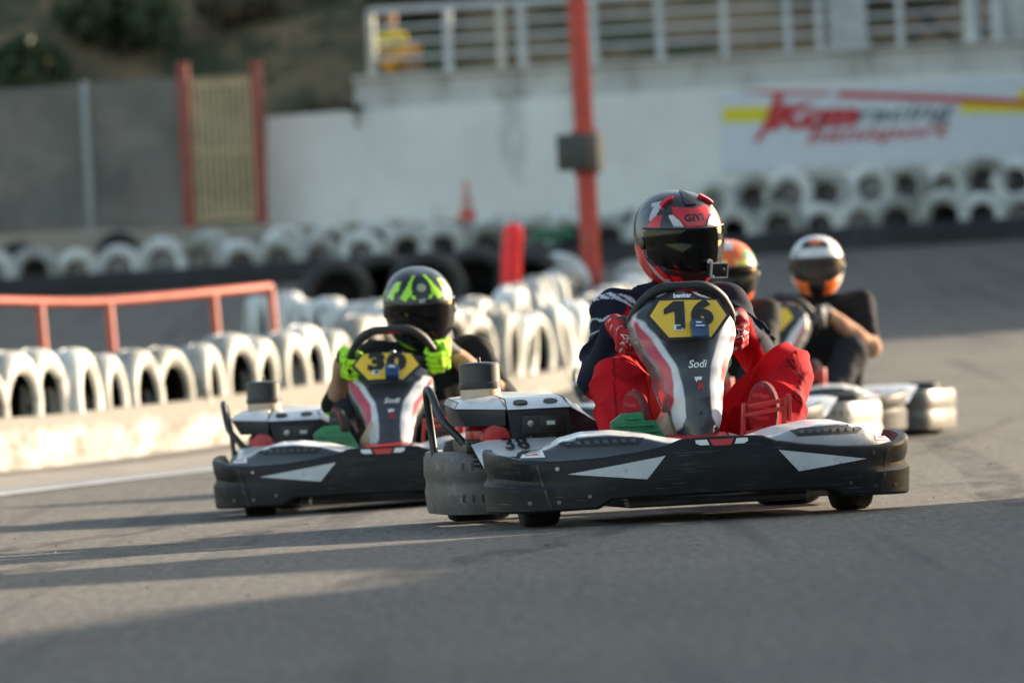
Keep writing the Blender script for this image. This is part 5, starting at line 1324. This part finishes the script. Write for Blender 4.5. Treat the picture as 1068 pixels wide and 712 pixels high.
for i, (px, py, Y, r, m, lab) in enumerate(((40, 20, 109, (1.5, 1.2, 1.2), 'leaf', 'wide dark green shrub in the upper left corner of the picture'), (95, 12, 112, (1.4, 1.2, 1.2), 'leaf', 'tall dark shrub at the top edge above the fence post'), (215, 10, 110, (1.0, .9, .8), 'leaf2', 'olive shrub at the top edge left of the yellow gate'), (275, 8, 111, (1.1, .9, .8), 'leaf', 'dark green shrub at the top edge above the gate'),
    (350, 55, 101, (.6, .5, .5), 'leafdry', 'dry bush beside the left end of the white railing'), (235, 70, 100, (.5, .4, .35), 'leaf', 'low dark bush just above the yellow gate'), (75, 78, 99, (.8, .6, .45), 'leaf2', 'olive bush peeping over the middle of the fence'), (650, 20, 106, (.9, .7, .6), 'leafdry', 'dry brown shrub behind the railing right of the red pole'), (505, 15, 107, (.9, .7, .6), 'leaf2', 'olive shrub high behind the left half of the railing'), (120, 60, 104, (1.1, 1.0, 1.0), 'leaf', 'large dark green shrub on the hill above the fence'), (20, 72, 102, (.9, .8, .7), 'leaf', 'dark green shrub above the left end of the fence'), (165, 30, 107, (1.0, .9, .9), 'leaf', 'dark shrub higher up behind the large green shrub'),
    (60, 40, 106, (.7, .7, .6), 'leafdry', 'tan dry shrub between the dark shrubs at upper left'), (322, 28, 106, (.8, .7, .6), 'leaf2', 'olive shrub on the slope left of the railing'), (250, 40, 105, (.6, .6, .45), 'leafdry', 'dry brown shrub on the slope above the yellow gate'),
    (300, 78, 100, (.6, .5, .4), 'leaf2', 'low olive shrub right above the white wall end'), (440, 40, 104, (.8, .6, .5), 'leaf2', 'olive shrub behind the left part of the railing'), (580, 30, 104, (.9, .6, .6), 'leaf', 'dark shrub behind the railing left of the red pole'),
    (720, 35, 104, (.9, .6, .5), 'leaf2', 'olive shrub behind the middle of the railing'), (800, 25, 104, (.7, .6, .5), 'leaf', 'dark shrub behind the railing near the column'), (930, 20, 103, (.8, .6, .7), 'leafdry', 'rusty dry shrub right of the column'))):
    p = W(px, py, Y); z = hill_h(p.x, Y); bush('shrub', (p.x, Y, z - .05), r, 1400, M[m], lab, seed=i + 3, size=.12)
rr = random.Random(5); g = G()
for k in range(5200):
    y = rr.uniform(97, 116); x = rr.uniform(-11, 11); z = hill_h(x, y); n = noise.noise(Vector((x * .45, y * .45, 9)))
    if n < -.05: continue
    sz = rr.uniform(.05, .16)
    for q in range(3):
        a = rr.uniform(0, 6.28); l = sz * rr.uniform(.8, 2.2); dx, dy = math.cos(a) * sz * .35, math.sin(a) * sz * .35
        g.add([(x - dy * .5, y + dx * .5, z - .02), (x + dy * .5, y - dx * .5, z - .02), (x + dx * 1.5, y + dy * 1.5, z + l)], [(0, 1, 2)], 0 if n < .2 else 1)
tag(g.build('dry_grass', [M['leafdry'], M['leaf2']], sharp=0, fixn=False), kind='stuff')
a = W(850, 172, Yl + .55); bush('weed', (a.x, Yl + 1.0, base_z(a.x) - .05), (.36, .2, .36), 420, M['leaf'], 'small dark green weed growing at the foot of the banner', 'plant', 'weeds at the wall', .05, 40)
a = W(372, 118, Yw); bush('weed', (a.x, Yw - .04, a.z - .02), (.10, .08, .12), 90, M['leaf'], 'tiny green weed on the step of the wall', 'plant', 'weeds at the wall', .035, 41)
# ------------------------------------------------------------------ light, sky, camera
SUN_AZ = (0.84, 0.5426); SUN_EL = 15.0
wd = bpy.data.worlds.new('World'); SC.world = wd; wd.use_nodes = True
nt = wd.node_tree; bg = nt.nodes['Background']
sky = nt.nodes.new('ShaderNodeTexSky'); sky.sky_type = 'NISHITA'; sky.sun_disc = False
sky.sun_elevation = R(SUN_EL); sky.sun_rotation = math.atan2(SUN_AZ[0], SUN_AZ[1]); sky.altitude = 50; sky.air_density = 1.0; sky.dust_density = 1.6; sky.ozone_density = 1.0
nt.links.new(mixc(nt, 1.0, sky.outputs[0], (1.09, 1.0, .85), 'MULTIPLY'), bg.inputs[0]); bg.inputs[1].default_value = 0.128
sl = bpy.data.lights.new('sun', 'SUN'); sl.energy = 5.0; sl.angle = R(1.1); sl.color = (1, .84, .64)
so = bpy.data.objects.new('sun', sl); COL.objects.link(so)
dv = Vector((SUN_AZ[0] * math.cos(R(SUN_EL)), SUN_AZ[1] * math.cos(R(SUN_EL)), math.sin(R(SUN_EL))))
so.rotation_euler = dv.to_track_quat('Z', 'Y').to_euler(); so.location = (20, 40, 30)
cd = bpy.data.cameras.new('camera'); co_ = bpy.data.objects.new('camera', cd); COL.objects.link(co_)
cd.sensor_width = 36; cd.lens = FPX / 1068 * 36; cd.clip_start = .5; cd.clip_end = 2000
co_.matrix_world = Matrix.Translation((0, 0, CZ)) @ Matrix.Rotation(R(90), 4, 'X') @ Matrix.Rotation(-ROLL, 4, 'Z')
cd.dof.use_dof = True; cd.dof.focus_distance = 22.5; cd.dof.aperture_fstop = 3.9; cd.dof.aperture_blades = 9
SC.camera = co_
SC.view_settings.view_transform = 'Standard'; SC.view_settings.look = 'None'; SC.view_settings.gamma = 1; SC.view_settings.exposure = 1.72; SC.view_settings.use_curve_mapping = False
SC.cycles.use_denoising = True; SC.cycles.max_bounces = 6; SC.cycles.caustics_reflective = False; SC.cycles.caustics_refractive = False
